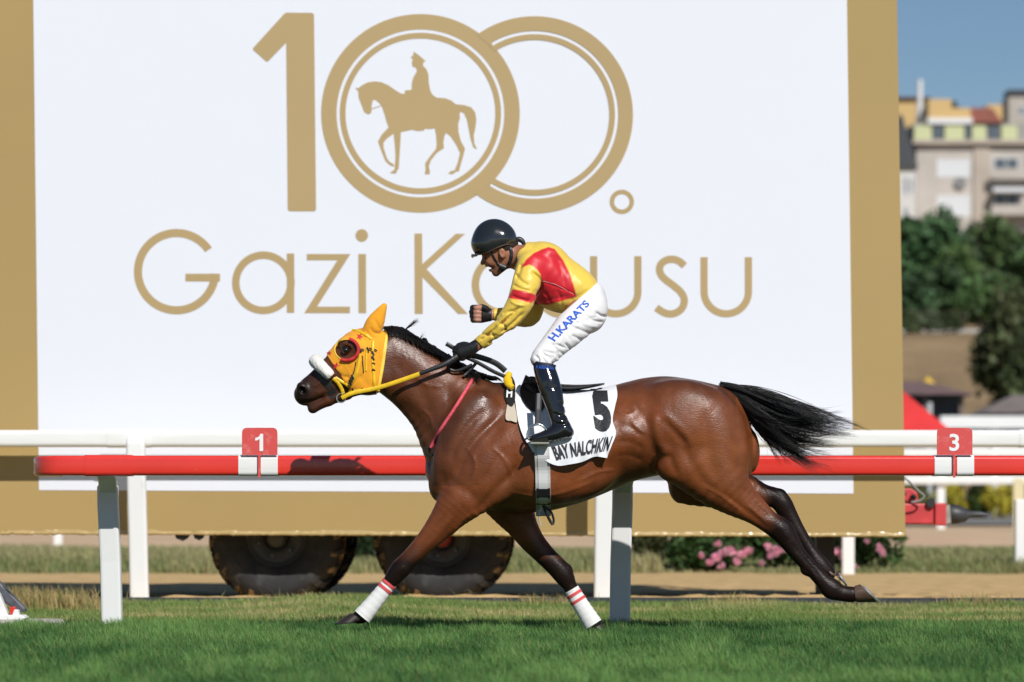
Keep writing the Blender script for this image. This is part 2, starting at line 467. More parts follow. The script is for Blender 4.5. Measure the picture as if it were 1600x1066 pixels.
M_blade = mat('grass_blade', (0.05, 0.12, 0.02), 0.55, spec=0.25, attr='col', trans=0.35)

def grass_cols(n, a, b, t, jit=0.25):
    c = np.array(a)[None] * (1 - t[:, None]) + np.array(b)[None] * t[:, None]
    return c * rng.uniform(1 - jit, 1 + jit, (n, 1)) * rng.uniform(0.92, 1.08, (n, 3))
# racing turf in front
N = 300000
d = 11.5 + (20.45 - 11.5) * rng.random(N); x = (rng.random(N) * 2 - 1) * (800 * d / FOC + 1.0)
patch = 0.45 * fbm(x * 1.1, d * 0.8, 31) + 0.55 * fbm(x * 6, d * 2.0, 14); patch2 = fbm(x * 6, d * 2.0, 14)
h = (0.048 + 0.075 * patch2) * rng.uniform(0.7, 1.2, N)
g = grass_cols(N, (0.050, 0.145, 0.038), (0.20, 0.36, 0.10), np.clip((patch - 0.33) * 3.0 + rng.normal(0, 0.18, N), 0, 1))
dry = rng.random(N) < 0.03; g[dry] = np.array([0.32, 0.28, 0.12]) * rng.uniform(0.7, 1.2, (dry.sum(), 1))
blades('turf_grass', x, d, z_turf(x, d), h, 0.0052, 0.55, g, M_blade, 'thick dark green racing turf in the foreground', 'grass')
# thin verge grass
N = 120000
d = 20.4 + 4.55 * rng.random(N); x = (rng.random(N) * 2 - 1) * (800 * d / FOC + 1.2)
pt = fbm(x * 1.3, d * 1.6, 77)
keep = rng.random(N) < np.clip(1.35 - 0.25 * (d - 20.4) / 4.5 - 1.0 * np.clip(pt - 0.45, 0, 1) * 3, 0.25, 1)
x, d, pt = x[keep], d[keep], pt[keep]; N = len(x)
h = (0.026 + 0.03 * fbm(x * 3, d * 3, 12)) * rng.uniform(0.6, 1.5, N)
tall = rng.random(N) < 0.004; h[tall] *= 2.6
t = np.clip((pt - 0.46) * 3.0 + 0.32 * (d - 20.4) / 4.5 + rng.normal(0, 0.2, N), 0, 1)
g = grass_cols(N, (0.19, 0.29, 0.08), (0.54, 0.47, 0.22), t)
blades('verge_grass', x, d, z_verge(x, d), h, 0.0045, 0.8, g, M_blade, 'short patchy yellow green grass on the verge behind the red rail', 'grass')
# weeds along the edging, lower left tuft
N = 3200
cx = rng.choice([-3.52, -3.35, -3.15, -2.9, 1.55, 3.2, 0.2], N, p=[.2, .3, .2, .12, .06, .06, .06]); x = cx + rng.normal(0, 0.13, N)
d = np.where(cx < -2.5, 23.9, 24.7) + rng.normal(0, 0.25, N); d = np.minimum(d, 24.95)
h = rng.uniform(0.06, 0.20, N) * np.where(cx < -2.5, 1.0, 0.6)
g = grass_cols(N, (0.14, 0.20, 0.05), (0.58, 0.42, 0.20), np.clip(rng.normal(0.65, 0.35, N), 0, 1))
blades('weeds', x, d, z_verge(x, d), h, 0.006, 0.6, g, M_blade, 'dry straw coloured weed tufts along the black edging', 'weeds')
# rough grass strip behind the trailer
N = 60000
d = 36.8 + 13.5 * rng.random(N) ** 1.3; x = (rng.random(N) * 2 - 1) * (800 * d / FOC + 2)
pt = fbm(x * 0.7, d * 0.35, 55)
h = (0.07 + 0.34 * np.clip(pt - 0.33, 0, 1)) * rng.uniform(0.6, 1.3, N)
ppx = 800 + x * FOC / d; h = np.where((ppx > 1035) & (ppx < 1395), 0.05, h); h = h * (1 - 0.6 * ramp(d, 41, 47)) * 0.9
g = grass_cols(N, (0.19, 0.23, 0.08), (0.48, 0.43, 0.22), np.clip((pt - 0.35) * 2.0 + rng.normal(0.1, 0.25, N), 0, 1))
blades('rough_grass', x, d, z_strip(x, d), h, 0.014, 0.6, g, M_blade, 'rough dry grass strip beyond the sand track', 'grass')

# ------------------------------------------------------------------ rails
def rr_profile(hh, hd, r, n=5):
    """rounded rectangle (y, z) around 0"""
    P = []
    for cx, cz, a0 in ((hd - r, hh - r, 0), (-hd + r, hh - r, 90), (-hd + r, -hh + r, 180), (hd - r, -hh + r, 270)):
        for k in range(n + 1):
            a = math.radians(a0 + 90 * k / n); P.append((cx + r * math.cos(a), cz + r * math.sin(a)))
    return P
def sweep(path, prof, mb=None):
    """sweep profile (offset along the horizontal normal, z) along a horizontal path [(x, y, z)]"""
    mb = mb or MB(); V = []; Fs = []; n = len(prof); m = len(path)
    for i, p in enumerate(path):
        a = np.array(path[max(i - 1, 0)]); b = np.array(path[min(i + 1, m - 1)]); t = (b - a); t[2] = 0; t /= np.linalg.norm(t)
        nn = np.array([-t[1], t[0], 0])
        for u, z in prof: V.append(np.array(p) + nn * u + np.array([0, 0, z]))
    for i in range(m - 1):
        for k in range(n):
            k2 = (k + 1) % n; Fs.append((i * n + k, i * n + k2, (i + 1) * n + k2, (i + 1) * n + k))
    Fs.append(tuple(range(n))); Fs.append(tuple(range((m - 1) * n, m * n)))
    mb.add(V, Fs); return mb
def post_mb(pts, hw, hd):
    mb = MB(); V = []; Fs = []
    for p in pts:
        for sx, sy in ((-1, -1), (1, -1), (1, 1), (-1, 1)): V.append((p[0] + sx * hw, p[1] + sy * hd, p[2]))
    for i in range(len(pts) - 1):
        for k in range(4):
            k2 = (k + 1) % 4; Fs.append((i * 4 + k, i * 4 + k2, i * 4 + 4 + k2, i * 4 + 4 + k))
    Fs += [(3, 2, 1, 0), tuple(range(len(V) - 4, len(V)))]
    return mb.add(V, Fs)

M_red = mat('red_plastic', (0.74, 0.040, 0.028), 0.25, coat=0.6, nscale=3, namp=0.06, dirt=(0.75, 0.10, 0.07), dscale=14, dlo=0.62, dhi=0.8, bump=0.0006, bscale=25)
M_white_pl = mat('white_plastic', (0.80, 0.80, 0.78), 0.42, nscale=2.2, namp=0.04, dirt=(0.52, 0.50, 0.45), dscale=3, dlo=0.66, dhi=0.86, stretch=(1.0, 1, 9), bump=0.0008, bscale=12)
M_white_post = mat('white_post_paint', (0.80, 0.80, 0.79), 0.4, dirt=(0.55, 0.53, 0.48), dscale=6, dlo=0.64, dhi=0.85, stretch=(1, 1, 0.35))
M_tag = mat('tag_red', (0.66, 0.075, 0.07), 0.5, dirt=(0.75, 0.25, 0.22), dscale=18, dlo=0.56, dhi=0.75)
M_white_ink = mat('white_ink', (0.85, 0.85, 0.85), 0.5)

zr = EYE + (795 - 727.5) / (FOC / 20.0)          # centre height of the red rail
hr = 15.6 / (FOC / 20.0)
rail = empty('running_rail', (0, 20.08, 0)); tag(rail, 'red plastic running rail on white posts directly behind the horse', 'rail')
prof = rr_profile(hr, 0.08, 0.022)
xl = (92 - 800) / 281.0; xr = 4.6
path = [(xr, 20.08, zr), (2.0, 20.08, zr), (0, 20.08, zr), (xl + 0.1, 20.08, zr)]
for k in range(0, 9):
    a = math.radians(90 * k / 8); path.append((xl - 0.09 * math.sin(a), 20.08 + 0.16 * (1 - math.cos(a)), zr - 0.004 * k / 8))
path.append((path[-1][0], 20.34, zr - 0.004))
sweep(path, prof).build('beam', M_red, rail, smooth=True)
x0, x1 = (132 - 800) / 281.0, (205 - 800) / 281.0
sweep([(x0, 20.08, zr), (x1, 20.08, zr)], rr_profile(hr + 0.004, 0.084, 0.024)).build('joint_sleeve', M_red, rail, smooth=True)
for c in (405, 1493):
    for a, b in ((c - 32.5, c - 2.5), (c + 2.5, c + 29)):
        sweep([((a - 800) / 281, 20.08, zr), ((b - 800) / 281, 20.08, zr)], rr_profile(hr + 0.0025, 0.0825, 0.023)).build('white_band', M_white_pl, rail, smooth=True)
def red_post(pt, pb):
    xt = W(pt, 760, 20.34)[0]; xb = W(pb, 975, 20.40)[0]; zt = zr - hr
    post_mb([(xb, 20.43, -0.12), (xb * 0.6 + xt * 0.4, 20.41, 0.35), (xt, 20.385, zt - 0.16), (xt, 20.37, zt - 0.05)], 0.058, 0.045).build('post', M_white_post, rail, bevel=0.014)
    post_mb([(xt, 20.375, zt - 0.10), (xt + 0.01, 20.26, zt - 0.02), (xt + 0.01, 20.1, zt + 0.02)], 0.05, 0.035).build('bracket', M_white_post, rail, bevel=0.012)
red_post(167.5, 175); red_post(973, 968); red_post(1772, 1766)
settle(rail)
def plate(cx, digit, label):
    """numbered plate clipped over the red rail"""
    r = empty('number_plate', (W(cx, 711, 20.0)[0], 19.99, zr + hr)); tag(r, label, 'number plate', 'number plates on the red rail')
    s = FOC / 19.985; X = lambda p: (p - 800) / s; Z = lambda p: EYE + (795 - p) / s
    x0, x1, z0, z1, rd = X(cx - 27), X(cx + 28.5), Z(711), Z(668.5), 0.026
    poly = [(x0, z0)]
    for ccx, ccz, a0 in ((x0 + rd, z1 - rd, 180), (x1 - rd, z1 - rd, 90)):
        for k in range(7):
            a = math.radians(a0 - 15 * k); poly.append((ccx + rd * math.cos(a), ccz + rd * math.sin(a)))
    poly.append((x1, z0))
    MB().prism(poly, 19.985, 19.991).build('plate', M_tag, r)
    MB().box(X(cx - 1.8), X(cx + 1.8), 19.98, 19.994, zr - hr - 0.012, z0 + 0.004).build('clip', M_tag, r)
    V, Fs = text_mesh(digit, 0.02); wd = V[:, 0].max(); hgt = 27 / s
    if digit == '1':
        V = np.array([(.30, 0), (.50, 0), (.50, 1), (.34, 1), (.30, .88), (.20, .80), (.06, .76), (.06, .60), (.20, .63), (.30, .70)]) + np.array([.03, 0]); Fs = [tuple(range(10))]; wd = .62
    mb = MB(); mb.add([(X(cx) + (v[0] - wd / 2) * hgt * 1.05, 19.9825, Z(705) + v[1] * hgt) for v in V], Fs)
    mb.build('digit', M_white_ink, r)
    settle(r)
plate(405, '1', 'small red plate numbered one, left of the horse head shadow on the rail')
plate(1491, '3', 'small red plate numbered three, right of the tail near the picture edge')

# white rail behind, in front of the board (its rail hangs on the far side of its posts)
S2 = FOC / 25.56; zw = EYE + (795 - 685.5) / S2; hw = 13.2 / S2
rail2 = empty('white_rail', (0, 25.4, 0)); tag(rail2, 'weathered white plastic rail on white posts in front of the billboard', 'rail')
sweep([(-8, 25.56, zw), (-3, 25.56, zw), (0, 25.56, zw), (3.6, 25.56, zw), (9, 25.56, zw)], rr_profile(hw, 0.055, 0.03)).build('beam', M_white_pl, rail2, smooth=True)
for a, b in ((168, 236), (1592, 1680), (905, 975)):
    sweep([((a - 800) / S2, 25.56, zw), ((b - 800) / S2, 25.56, zw)], rr_profile(hw + 0.004, 0.059, 0.032)).build('joint_sleeve', M_white_pl, rail2, smooth=True)
for pt, pb in ((212, 219), (945, 942), (1673, 1668), (-520, -512)):
    xt = W(pt, 690, 25.33)[0]; xb = W(pb, 935, 25.37)[0]
    post_mb([(xb, 25.37, -0.15), (xb * .5 + xt * .5, 25.355, 0.5), (xt, 25.34, zw - 0.13), (xt, 25.345, zw - 0.04), (xt, 25.37, zw + 0.005)], 0.066, 0.045).build('post', M_white_post, rail2, bevel=0.02, seg=3)
    post_mb([(xt - 0.005, 25.385, zw - 0.045), (xt - 0.005, 25.55, zw - 0.03)], 0.05, 0.03).build('bracket', M_white_post, rail2, bevel=0.012)
settle(rail2)
# stakes of a fence line beyond the sand
for px, base, w, dd, lab in ((91, 862, 13, 55, 'short white stake at the far left under the billboard'), (1325, 902, 19, 36.6, 'white stake below the right end of the billboard, beside the chain'),
                             (1594, 893, 16, 37.5, 'white stake at the right edge of the rough grass')):
    s = FOC / dd; b = W(px, base, dd); hwd = w / 2 / s
    MB().box(b[0] - hwd, b[0] + hwd, dd - hwd * .8, dd + hwd * .8, -0.1, b[2] + 1.1 if px < 1500 else b[2] + 0.75).build('fence_stake', M_white_post, bevel=0.01)
    tag(bpy.data.objects[[q.name for q in COL.objects if q.name.startswith('fence_stake')][-1]], lab, 'stake', 'white stakes beyond the sand')
# ------------------------------------------------------------------ billboard trailer
DB = 25.8; SB = FOC / DB
def BX(px): return (px - 800) / SB
def BZ(py): return EYE + (795 - py) / SB
M_gold = mat('gold_vinyl', (0.395, 0.275, 0.108), 0.42, spec=0.4, nscale=0.5, namp=0.05, bump=0.0012, bscale=3.0)
M_gold_print = mat('gold_print', (0.43, 0.31, 0.145), 0.5, nscale=0.7, namp=0.04)
M_panel = mat('white_banner', (0.745, 0.768, 0.84), 0.5, spec=0.3, nscale=0.3, namp=0.012, bump=0.004, bscale=1.3)
M_rubber = mat('tyre_rubber', (0.019, 0.019, 0.021), 0.75, nscale=8, namp=0.3, dirt=(0.085, 0.083, 0.08), dscale=6, dlo=0.5, dhi=0.9)
M_lug = mat('tyre_lug', (0.03, 0.028, 0.025), 0.85, dirt=(0.34, 0.23, 0.10), dscale=8, dlo=0.48, dhi=0.62)
M_rim = mat('rim_grey', (0.075, 0.078, 0.08), 0.5, dirt=(0.11, 0.095, 0.075), dscale=10)
M_steel_red = mat('red_painted_steel', (0.55, 0.05, 0.055), 0.45, nscale=6, namp=0.2, dirt=(0.5, 0.25, 0.22), dscale=7, dlo=0.6, dhi=0.8)
M_steel_dark = mat('dark_steel', (0.06, 0.062, 0.066), 0.5, metal=0.3, nscale=10, namp=0.3)
M_black = mat('black_paint', (0.02, 0.02, 0.022), 0.5)

tr = empty('billboard_trailer', (BX(700), 26.6, 0))
tag(tr, 'big billboard trailer with white banner in a gold border, black tyres below', 'billboard')
# board body: gold wrapped box, slightly out of level
gold = [(-140, -130), (1400, -130), (1415, 838), (-130, 834)]
MB().prism([(BX(x), BZ(y)) for x, y in gold], DB, DB + 0.16).build('board', M_gold, tr, bevel=0.008)
MB().prism([(BX(x), BZ(y)) for x, y in [(51, -90), (1322, -90), (1333.5, 771.5), (61, 766)]], DB - 0.004, DB + 0.002).build('banner', M_panel, tr)
# crumpled hem of the gold vinyl along the bottom edge
nn = 420; xs = np.linspace(-128, 1413, nn); V = []; Fs = []
for i, px in enumerate(xs):
    yb = 834 + 4 * (px + 130) / 1545
    k = 1.9 if px < 110 else 1.15
    a = fbm(np.array(px * .11), np.array(0.0), 3) - .45; b = fbm(np.array(px * .23), np.array(2.0), 5) - .45; c = fbm(np.array(px * 0.05), np.array(4.0), 8) - .45
    rows = [(-6 + 5 * c * k, -0.001), (-4 + 4 * a * k, -0.002 - 0.022 * k * max(b, -.05)), (-2 + 3 * b * k, -0.003 - 0.03 * k * max(a, 0)), (0.3 + 3 * a * k + 1.5 * c, -0.004 - 0.03 * max(b, 0)), (1.2 + 2.5 * b * k, 0.02)]
    for dy, off in rows: V.append((BX(px), DB + off, BZ(yb + dy)))
for i in range(nn - 1):
    for k in range(4): Fs.append((i * 5 + k, (i + 1) * 5 + k, (i + 1) * 5 + k + 1, i * 5 + k + 1))
link('hem', mesh_py('hem', V, Fs, True), mat('gold_vinyl_hem', (0.47, 0.34, 0.14), 0.25, spec=0.7), tr)

# printed figures and lettering
class Glyph:
    def __init__(s): s.mb = MB(); s.k = 0
    def y(s): s.k += 1; return DB - 0.0055 - 0.0004 * s.k
    def poly(s, pts): s.mb.prism([(BX(x), BZ(y)) for x, y in pts], s.y(), DB - 0.003); return s
    def rect(s, x0, x1, y0, y1): return s.poly([(x0, y0), (x1, y0), (x1, y1), (x0, y1)])
    def band(s, inner, outer):
        y = s.y(); n = len(inner); V = []; Fs = []
        for (a, b) in zip(inner, outer):
            for q in (a, b):
                V.append((BX(q[0]), y, BZ(q[1]))); V.append((BX(q[0]), DB - 0.003, BZ(q[1])))
        for i in range(n - 1):
            o = i * 4; p = o + 4
            Fs += [(o, o + 2, p + 2, p), (o, p, p + 1, o + 1), (o + 2, o + 3, p + 3, p + 2)]
        Fs += [(0, 1, 3, 2), ((n - 1) * 4, (n - 1) * 4 + 2, (n - 1) * 4 + 3, (n - 1) * 4 + 1)]
        s.mb.add(V, Fs); return s
    def arc(s, cx, cy, r0, r1, a0=0, a1=360, n=72, i0=None, i1=None):
        i0 = a0 if i0 is None else i0; i1 = a1 if i1 is None else i1
        f = lambda r, b0, b1: [(cx + r * math.cos(math.radians(b0 + (b1 - b0) * k / n)), cy - r * math.sin(math.radians(b0 + (b1 - b0) * k / n))) for k in range(n + 1)]
        return s.band(f(r0, i0, i1), f(r1, a0, a1))
    def path(s, pts, w, n=6):
        P = catmull(pts, n); L = []; R = []
        for i in range(len(P)):
            t = P[min(i + 1, len(P) - 1)] - P[max(i - 1, 0)]; t /= np.linalg.norm(t); q = np.array([-t[1], t[0]]) * w / 2
            L.append(P[i] - q); R.append(P[i] + q)
        return s.band(L, R)
    def build(s, name): return s.mb.build(name, M_gold_print, tr)
z1 = lambda p: [(x / 2.5 + 380, y / 2.5) for x, y in p]
Glyph().poly(z1([(160, 55), (168, 50), (270, 51), (277, 58), (285, 818), (279, 826), (181, 826), (174, 819), (168, 168), (98, 240), (90, 241), (39, 196), (39, 188)])).build('digit_one')
g = Glyph(); g.arc(657, 177.4, 131, 155.2, n=120); g.arc(657, 177.4, 117, 126, n=120); g.build('ring_zero')
def clip_ang(cx, cy, r, ox, oy, R):
    A = [a for a in np.arange(-180, 180.01, 0.25) if math.hypot(cx + r * math.cos(math.radians(a)) - ox, cy - r * math.sin(math.radians(a)) - oy) > R]
    return min(A), max(A)
g = Glyph(); g.k = 5; c2 = (835, 179.6)
for r0, r1 in ((131, 154), (117, 126)):
    a = clip_ang(*c2, r1, 657, 177.4, 151); b = clip_ang(*c2, r0, 657, 177.4, 151)
    g.arc(c2[0], c2[1], r0, r1, a[0], a[1], 110, b[0], b[1])
for sg in (1, -1):      # the gap between the two bands closes just before the first ring
    aa = clip_ang(*c2, 128.5, 657, 177.4, 151); e = aa[1] if sg > 0 else aa[0]
    g.arc(c2[0], c2[1], 125, 132, e, e - sg * 2.2, 6)
g.build('ring_zero')
g = Glyph(); g.arc(971.6, 315.6, 12, 19, n=40); g.build('ordinal_dot')
z2 = lambda x, y: (x / 2.7586 + 180, y / 2.7586 + 330)
P2 = lambda pts: [z2(*p) for p in pts]
g = Glyph(); c = z2(265, 261); g.arc(c[0], c[1], 54, 66.7, 34.4, 357, 90); a = z2(303, 270); b = z2(452, 303); g.rect(a[0], b[0], a[1], b[1]); g.build('letter')
g = Glyph(); c = z2(639, 309); g.arc(c[0], c[1], 37.3, 49, n=80); a = z2(740, 183); b = z2(772, 438); g.rect(a[0], b[0], a[1], b[1]); g.build('letter')
g = Glyph(); g.poly(P2([(826, 185), (1014, 185), (870, 412), (1012, 412), (1012, 440), (815, 440), (958, 212), (826, 212)])); g.build('letter')
g = Glyph(); g.poly(P2([(1048, 185), (1081, 185), (1082, 440), (1049, 440)])); c = z2(1063, 105); g.poly([(c[0] + 9.8 * math.cos(a * math.pi / 16), c[1] + 9.8 * math.sin(a * math.pi / 16)) for a in range(32)]); g.build('letter')
g = Glyph(); g.poly(P2([(1290, 97), (1323, 97), (1326, 443), (1291, 443)])); g.poly(P2([(1316, 236), (1468, 98), (1508, 98), (1342, 250), (1520, 443), (1478, 443), (1316, 276)])); g.build('letter')
g = Glyph(); g.arc(787, 445, 38.3, 50, n=80); g.build('letter')
z3 = lambda x, y: (x / 3.3333 + 720, y / 3.3333 + 330)
spts = [(1165, 285), (1140, 263), (1108, 251), (1075, 254), (1046, 272), (1035, 300), (1042, 330), (1066, 357), (1105, 386), (1144, 420), (1163, 455), (1160, 490), (1140, 518), (1108, 534), (1075, 534), (1046, 522), (1018, 503)]
sp = [z3(*p) for p in spts]
g = Glyph(); g.path([(x - 174, y) for x, y in sp], 11.4, 4); g.path([(x - 174, y) for x, y in [(1048, 496), (1050, 506), (1056, 511), (1052, 519), (1042, 519)]], 5, 4); g.build('letter')
def u_letter(x0, x1, yt):
    g = Glyph(); w = 11.2; yb = 496; r = (x1 - x0) / 2; cy = yb - r; cx = (x0 + x1) / 2
    g.arc(cx, cy, r - w, r, 180, 360, 40); g.rect(x0, x0 + w, yt, cy + 0.3); g.rect(x1 - w, x1, yt, cy + 0.3); g.build('letter')
u_letter(922, 1002.3, 400.5)
g = Glyph(); g.path(sp, 11.4, 4); g.build('letter')
u_letter(1094.5, 1175, 402)
emb = [(70, 358), (92, 362), (120, 340), (160, 320), (210, 312), (260, 318), (310, 340), (360, 375), (400, 400), (428, 402), (430, 378), (478, 374), (480, 320), (492, 280), (516, 240), (510, 212), (487, 208), (480, 180), (486, 150), (470, 138), (486, 128), (494, 97), (530, 122), (580, 165), (564, 172), (560, 200), (585, 222), (600, 260), (603, 320), (612, 375), (630, 410), (660, 430), (720, 434), (760, 448), (800, 478), (860, 484), (910, 500), (938, 535), (947, 590), (940, 650), (928, 700), (932, 760), (952, 803), (925, 790), (905, 730), (890, 650), (878, 590), (858, 545), (835, 530), (826, 550), (828, 580), (815, 620), (818, 680), (835, 745), (865, 800), (850, 860), (825, 945), (822, 962), (800, 966), (775, 985), (742, 980), (760, 962), (790, 955), (812, 900), (828, 830), (800, 770), (760, 710), (728, 685), (715, 710), (708, 760), (712, 795), (660, 830), (620, 880), (603, 925), (610, 960), (608, 985), (572, 984), (580, 950), (576, 905), (600, 870), (655, 800), (660, 770), (655, 700), (645, 652), (610, 658), (575, 655), (565, 668), (520, 672), (480, 662), (400, 680), (398, 740), (392, 830), (385, 940), (362, 980), (320, 976), (355, 950), (362, 850), (355, 760), (348, 690), (300, 725), (275, 755), (275, 790), (300, 870), (320, 895), (352, 915), (350, 930), (320, 918), (290, 890), (265, 830), (235, 748), (260, 700), (312, 645), (295, 600), (285, 560), (265, 500), (245, 470), (215, 445), (198, 448), (190, 480), (186, 540), (165, 552), (135, 535), (110, 470), (95, 430), (92, 385)]
z6 = lambda x, y: (x / 4.633 + 540, y / 4.633 + 60)
g = Glyph(); g.poly([z6(*p) for p in emb]); g.poly([z6(185, 510), z6(253, 487), z6(254, 492), z6(186, 516)]); g.build('rider_emblem')

# trailer: chassis, wheels, drawbar, stand
MB().box(BX(-60), BX(1380), 26.55, 26.65, 0.62, 0.74).box(BX(-60), BX(1380), 27.75, 27.85, 0.62, 0.74).build('chassis', M_steel_dark, tr)
MB().box(BX(-60), BX(1380), 26.0, 28.4, 0.76, 0.80).build('deck', M_steel_dark, tr)
for px in (100, 500, 900, 1300):
    MB().add([(BX(px) - .03, 26.0, 4.8), (BX(px) + .03, 26.0, 4.8), (BX(px) + .03, 28.2, 0.8), (BX(px) - .03, 28.2, 0.8), (BX(px) - .03, 25.965, 4.7), (BX(px) + .03, 25.965, 4.7), (BX(px) + .03, 28.1, 0.8), (BX(px) - .03, 28.1, 0.8)],
             [(0, 1, 2, 3), (7, 6, 5, 4), (0, 4, 5, 1), (2, 6, 7, 3), (1, 5, 6, 2), (0, 3, 7, 4)]).build('brace', M_steel_dark, tr)
def lathe_y(prof, n=56):
    """prof (r, y) around the y axis at origin"""
    V = []; Fs = []
    for r, y in prof:
        for k in range(n):
            a = 2 * math.pi * k / n; V.append((r * math.cos(a), y, r * math.sin(a)))
    for i in range(len(prof) - 1):
        for k in range(n):
            k2 = (k + 1) % n; Fs.append((i * n + k, i * n + k2, (i + 1) * n + k2, (i + 1) * n + k))
    return V, Fs
M_hub_red = mat('hub_red', (0.30, 0.03, 0.03), 0.5, dirt=(0.15, 0.1, 0.08), dscale=20)
ty_prof = [(0.215, 0.02), (0.235, 0.0), (0.30, -0.022), (0.37, -0.03), (0.42, -0.012), (0.455, 0.035), (0.47, 0.10), (0.475, 0.2), (0.47, 0.30), (0.455, 0.365), (0.40, 0.41), (0.24, 0.40)]
def wheel(cx, dface, hubm, front=True):
    c = Vector((cx, dface, 0.44)); w = empty('wheel', c); w.parent = tr
    V, Fs = lathe_y(ty_prof, 64); t = link('tyre', mesh_py('tyre', V, Fs, True), M_rubber, w)
    lug = MB(); nl = 22
    for k in range(nl):
        for side in (0, 1):
            a0 = 2 * math.pi * (k + 0.5 * side) / nl
            pts = []
            for q, (r, y, da) in enumerate(((0.425, -0.012, 0.0), (0.468, 0.03, 0.03), (0.497, 0.10, 0.09), (0.503, 0.20, 0.17))):
                y = y if side == 0 else 0.40 - y
                pts.append((r, y, a0 + da))
            V = []; hwid = 0.045
            for r, y, a in pts:
                for da, rr in ((-hwid, r), (hwid, r), (hwid * 1.2, r - 0.05), (-hwid * 1.2, r - 0.05)):
                    V.append((rr * math.cos(a + da), y, rr * math.sin(a + da)))
            Fs = [(0, 1, 2, 3), (12, 15, 14, 13)]
            for i in range(3):
                for j in range(4): Fs.append((i * 4 + j, i * 4 + (j + 1) % 4, i * 4 + 4 + (j + 1) % 4, i * 4 + 4 + j))
            lug.add(V, Fs)
    lug.build('tread', M_lug, w)
    V, Fs = lathe_y([(0.225, 0.02), (0.222, 0.035), (0.205, 0.04), (0.195, 0.07), (0.17, 0.085), (0.10, 0.07), (0.10, 0.10), (0.0, 0.10)], 40)
    link('rim', mesh_py('rim', V, Fs, True), M_rim, w)
    V, Fs = lathe_y([(0.075, 0.075), (0.07, 0.03), (0.055, 0.0), (0.0, -0.005)], 24); h_ = MB().add(V, Fs)
    h_.build('hub', hubm, w, smooth=True)
    if front:
        nut = MB().tube([(0, 0.045, 0), (0, 0.085, 0)], 0.015, 6).build('wheel_nut', M_rim, w); a = 0.3
        nut.location = (0.135 * math.cos(a), 0, 0.135 * math.sin(a))
        for k in range(1, 6):
            a = k * math.pi / 3 + 0.3; n2_ = nut.copy(); COL.objects.link(n2_); n2_.parent = w; n2_.location = (0.135 * math.cos(a), 0, 0.135 * math.sin(a))
s = FOC / 26.15
wheel((431 - 800) / s, 26.15, M_rim); wheel((690 - 800) / s, 26.15, M_hub_red)
wheel((437 - 800) / s, 27.5, M_rim, False); wheel((697 - 800) / s, 27.5, M_rim, False)
MB().tube([((437 - 800) / s, 26.3, .44), ((437 - 800) / s, 27.6, .44)], .05, 10).build('axle', M_steel_dark, tr)
MB().tube([((697 - 800) / s, 26.3, .44), ((697 - 800) / s, 27.6, .44)], .05, 10).build('axle', M_steel_dark, tr)
# torn flaps under the hem
for px, w, h in ((285, 26, 9), (311, 20, 8), (985, 24, 10)):
    MB().prism([(BX(px - w / 2), BZ(834)), (BX(px + w / 2), BZ(834)), (BX(px + w * .3), BZ(837 + h * .5)), (BX(px), BZ(837 + h)), (BX(px - w * .4), BZ(838 + h * .4))], DB + 0.03, DB + 0.036).build('flap', M_black, tr)
# stand and chain
dS = 26.5; s = FOC / dS
MB().box((1276 - 800) / s, (1304 - 800) / s, dS, dS + 0.12, -0.03, 0.7).box((1268 - 800) / s, (1290 - 800) / s, dS - 0.02, dS + 0.2, -0.04, 0.03).build('stand', M_black, tr, bevel=0.006)
ch = MB()
for i in range(26):
    a, b = W(1311.5, 838 + i * 3.6, 26.3), W(1311.5, 838 + i * 3.6 + 4.2, 26.3)
    e = 0.006; pts = [(a[0] - e * (i % 2), 26.3 - e * (1 - i % 2), a[2]), (b[0] - e * (i % 2), 26.3 - e * (1 - i % 2), b[2])]
    ch.tube(pts, 0.0035, 5); pts = [(a[0] + e * (i % 2), 26.3 + e * (1 - i % 2), a[2]), (b[0] + e * (i % 2), 26.3 + e * (1 - i % 2), b[2])]; ch.tube(pts, 0.0035, 5)
ch.build('chain', M_steel_dark, tr)
# drawbar with hitch on the right
dW = 27.0; s = FOC / dW; X = lambda p: (p - 800) / s; Z = lambda p: EYE + (795 - p) / s
MB().prism([(X(1330), Z(786)), (X(1456), Z(787)), (X(1476), Z(789)), (X(1477), Z(819)), (X(1460), Z(819)), (X(1330), Z(818))], dW, dW + 0.16).build('drawbar', M_steel_red, tr, bevel=0.012)
MB().prism([(X(1460), Z(786)), (X(1478), Z(786)), (X(1478), Z(822)), (X(1460), Z(821))], dW - 0.03, dW + 0.19).build('drawbar_flange', M_steel_red, tr, bevel=0.01)
MB().prism([(X(1385), Z(788)), (X(1400), Z(763)), (X(1424), Z(763)), (X(1434), Z(770)), (X(1436), Z(784)), (X(1428), Z(788))], dW + 0.03, dW + 0.09).build('bracket', M_steel_red, tr, bevel=0.008)
MB().prism([(X(1478), Z(789)), (X(1484), Z(789)), (X(1486), Z(817)), (X(1478), Z(819))], dW - 0.0, dW + 0.16).build('hitch_collar', mat('worn_steel', (0.35, 0.33, 0.29), 0.5, metal=0.5, nscale=12, namp=0.3), tr)
MB().tube([(X(1483), dW + .08, Z(804)), (X(1490), dW + .08, Z(803)), (X(1500), dW + .08, Z(804)), (X(1511), dW + .08, Z(805)), (X(1516), dW + .08, Z(804)), (X(1534), dW + .08, Z(804)), (X(1545), dW + .08, Z(804.5))],
          [.062, .075, .066, .05, .03, .026, .012], 16).build('hitch', M_steel_dark, tr, smooth=True)
pts = catmull([W(1396, 735, 26.9), W(1420, 752, 26.9), W(1436, 768, 26.9), W(1444, 775, 26.9), W(1438, 782, 26.9), W(1424, 785, 26.9)], 6)
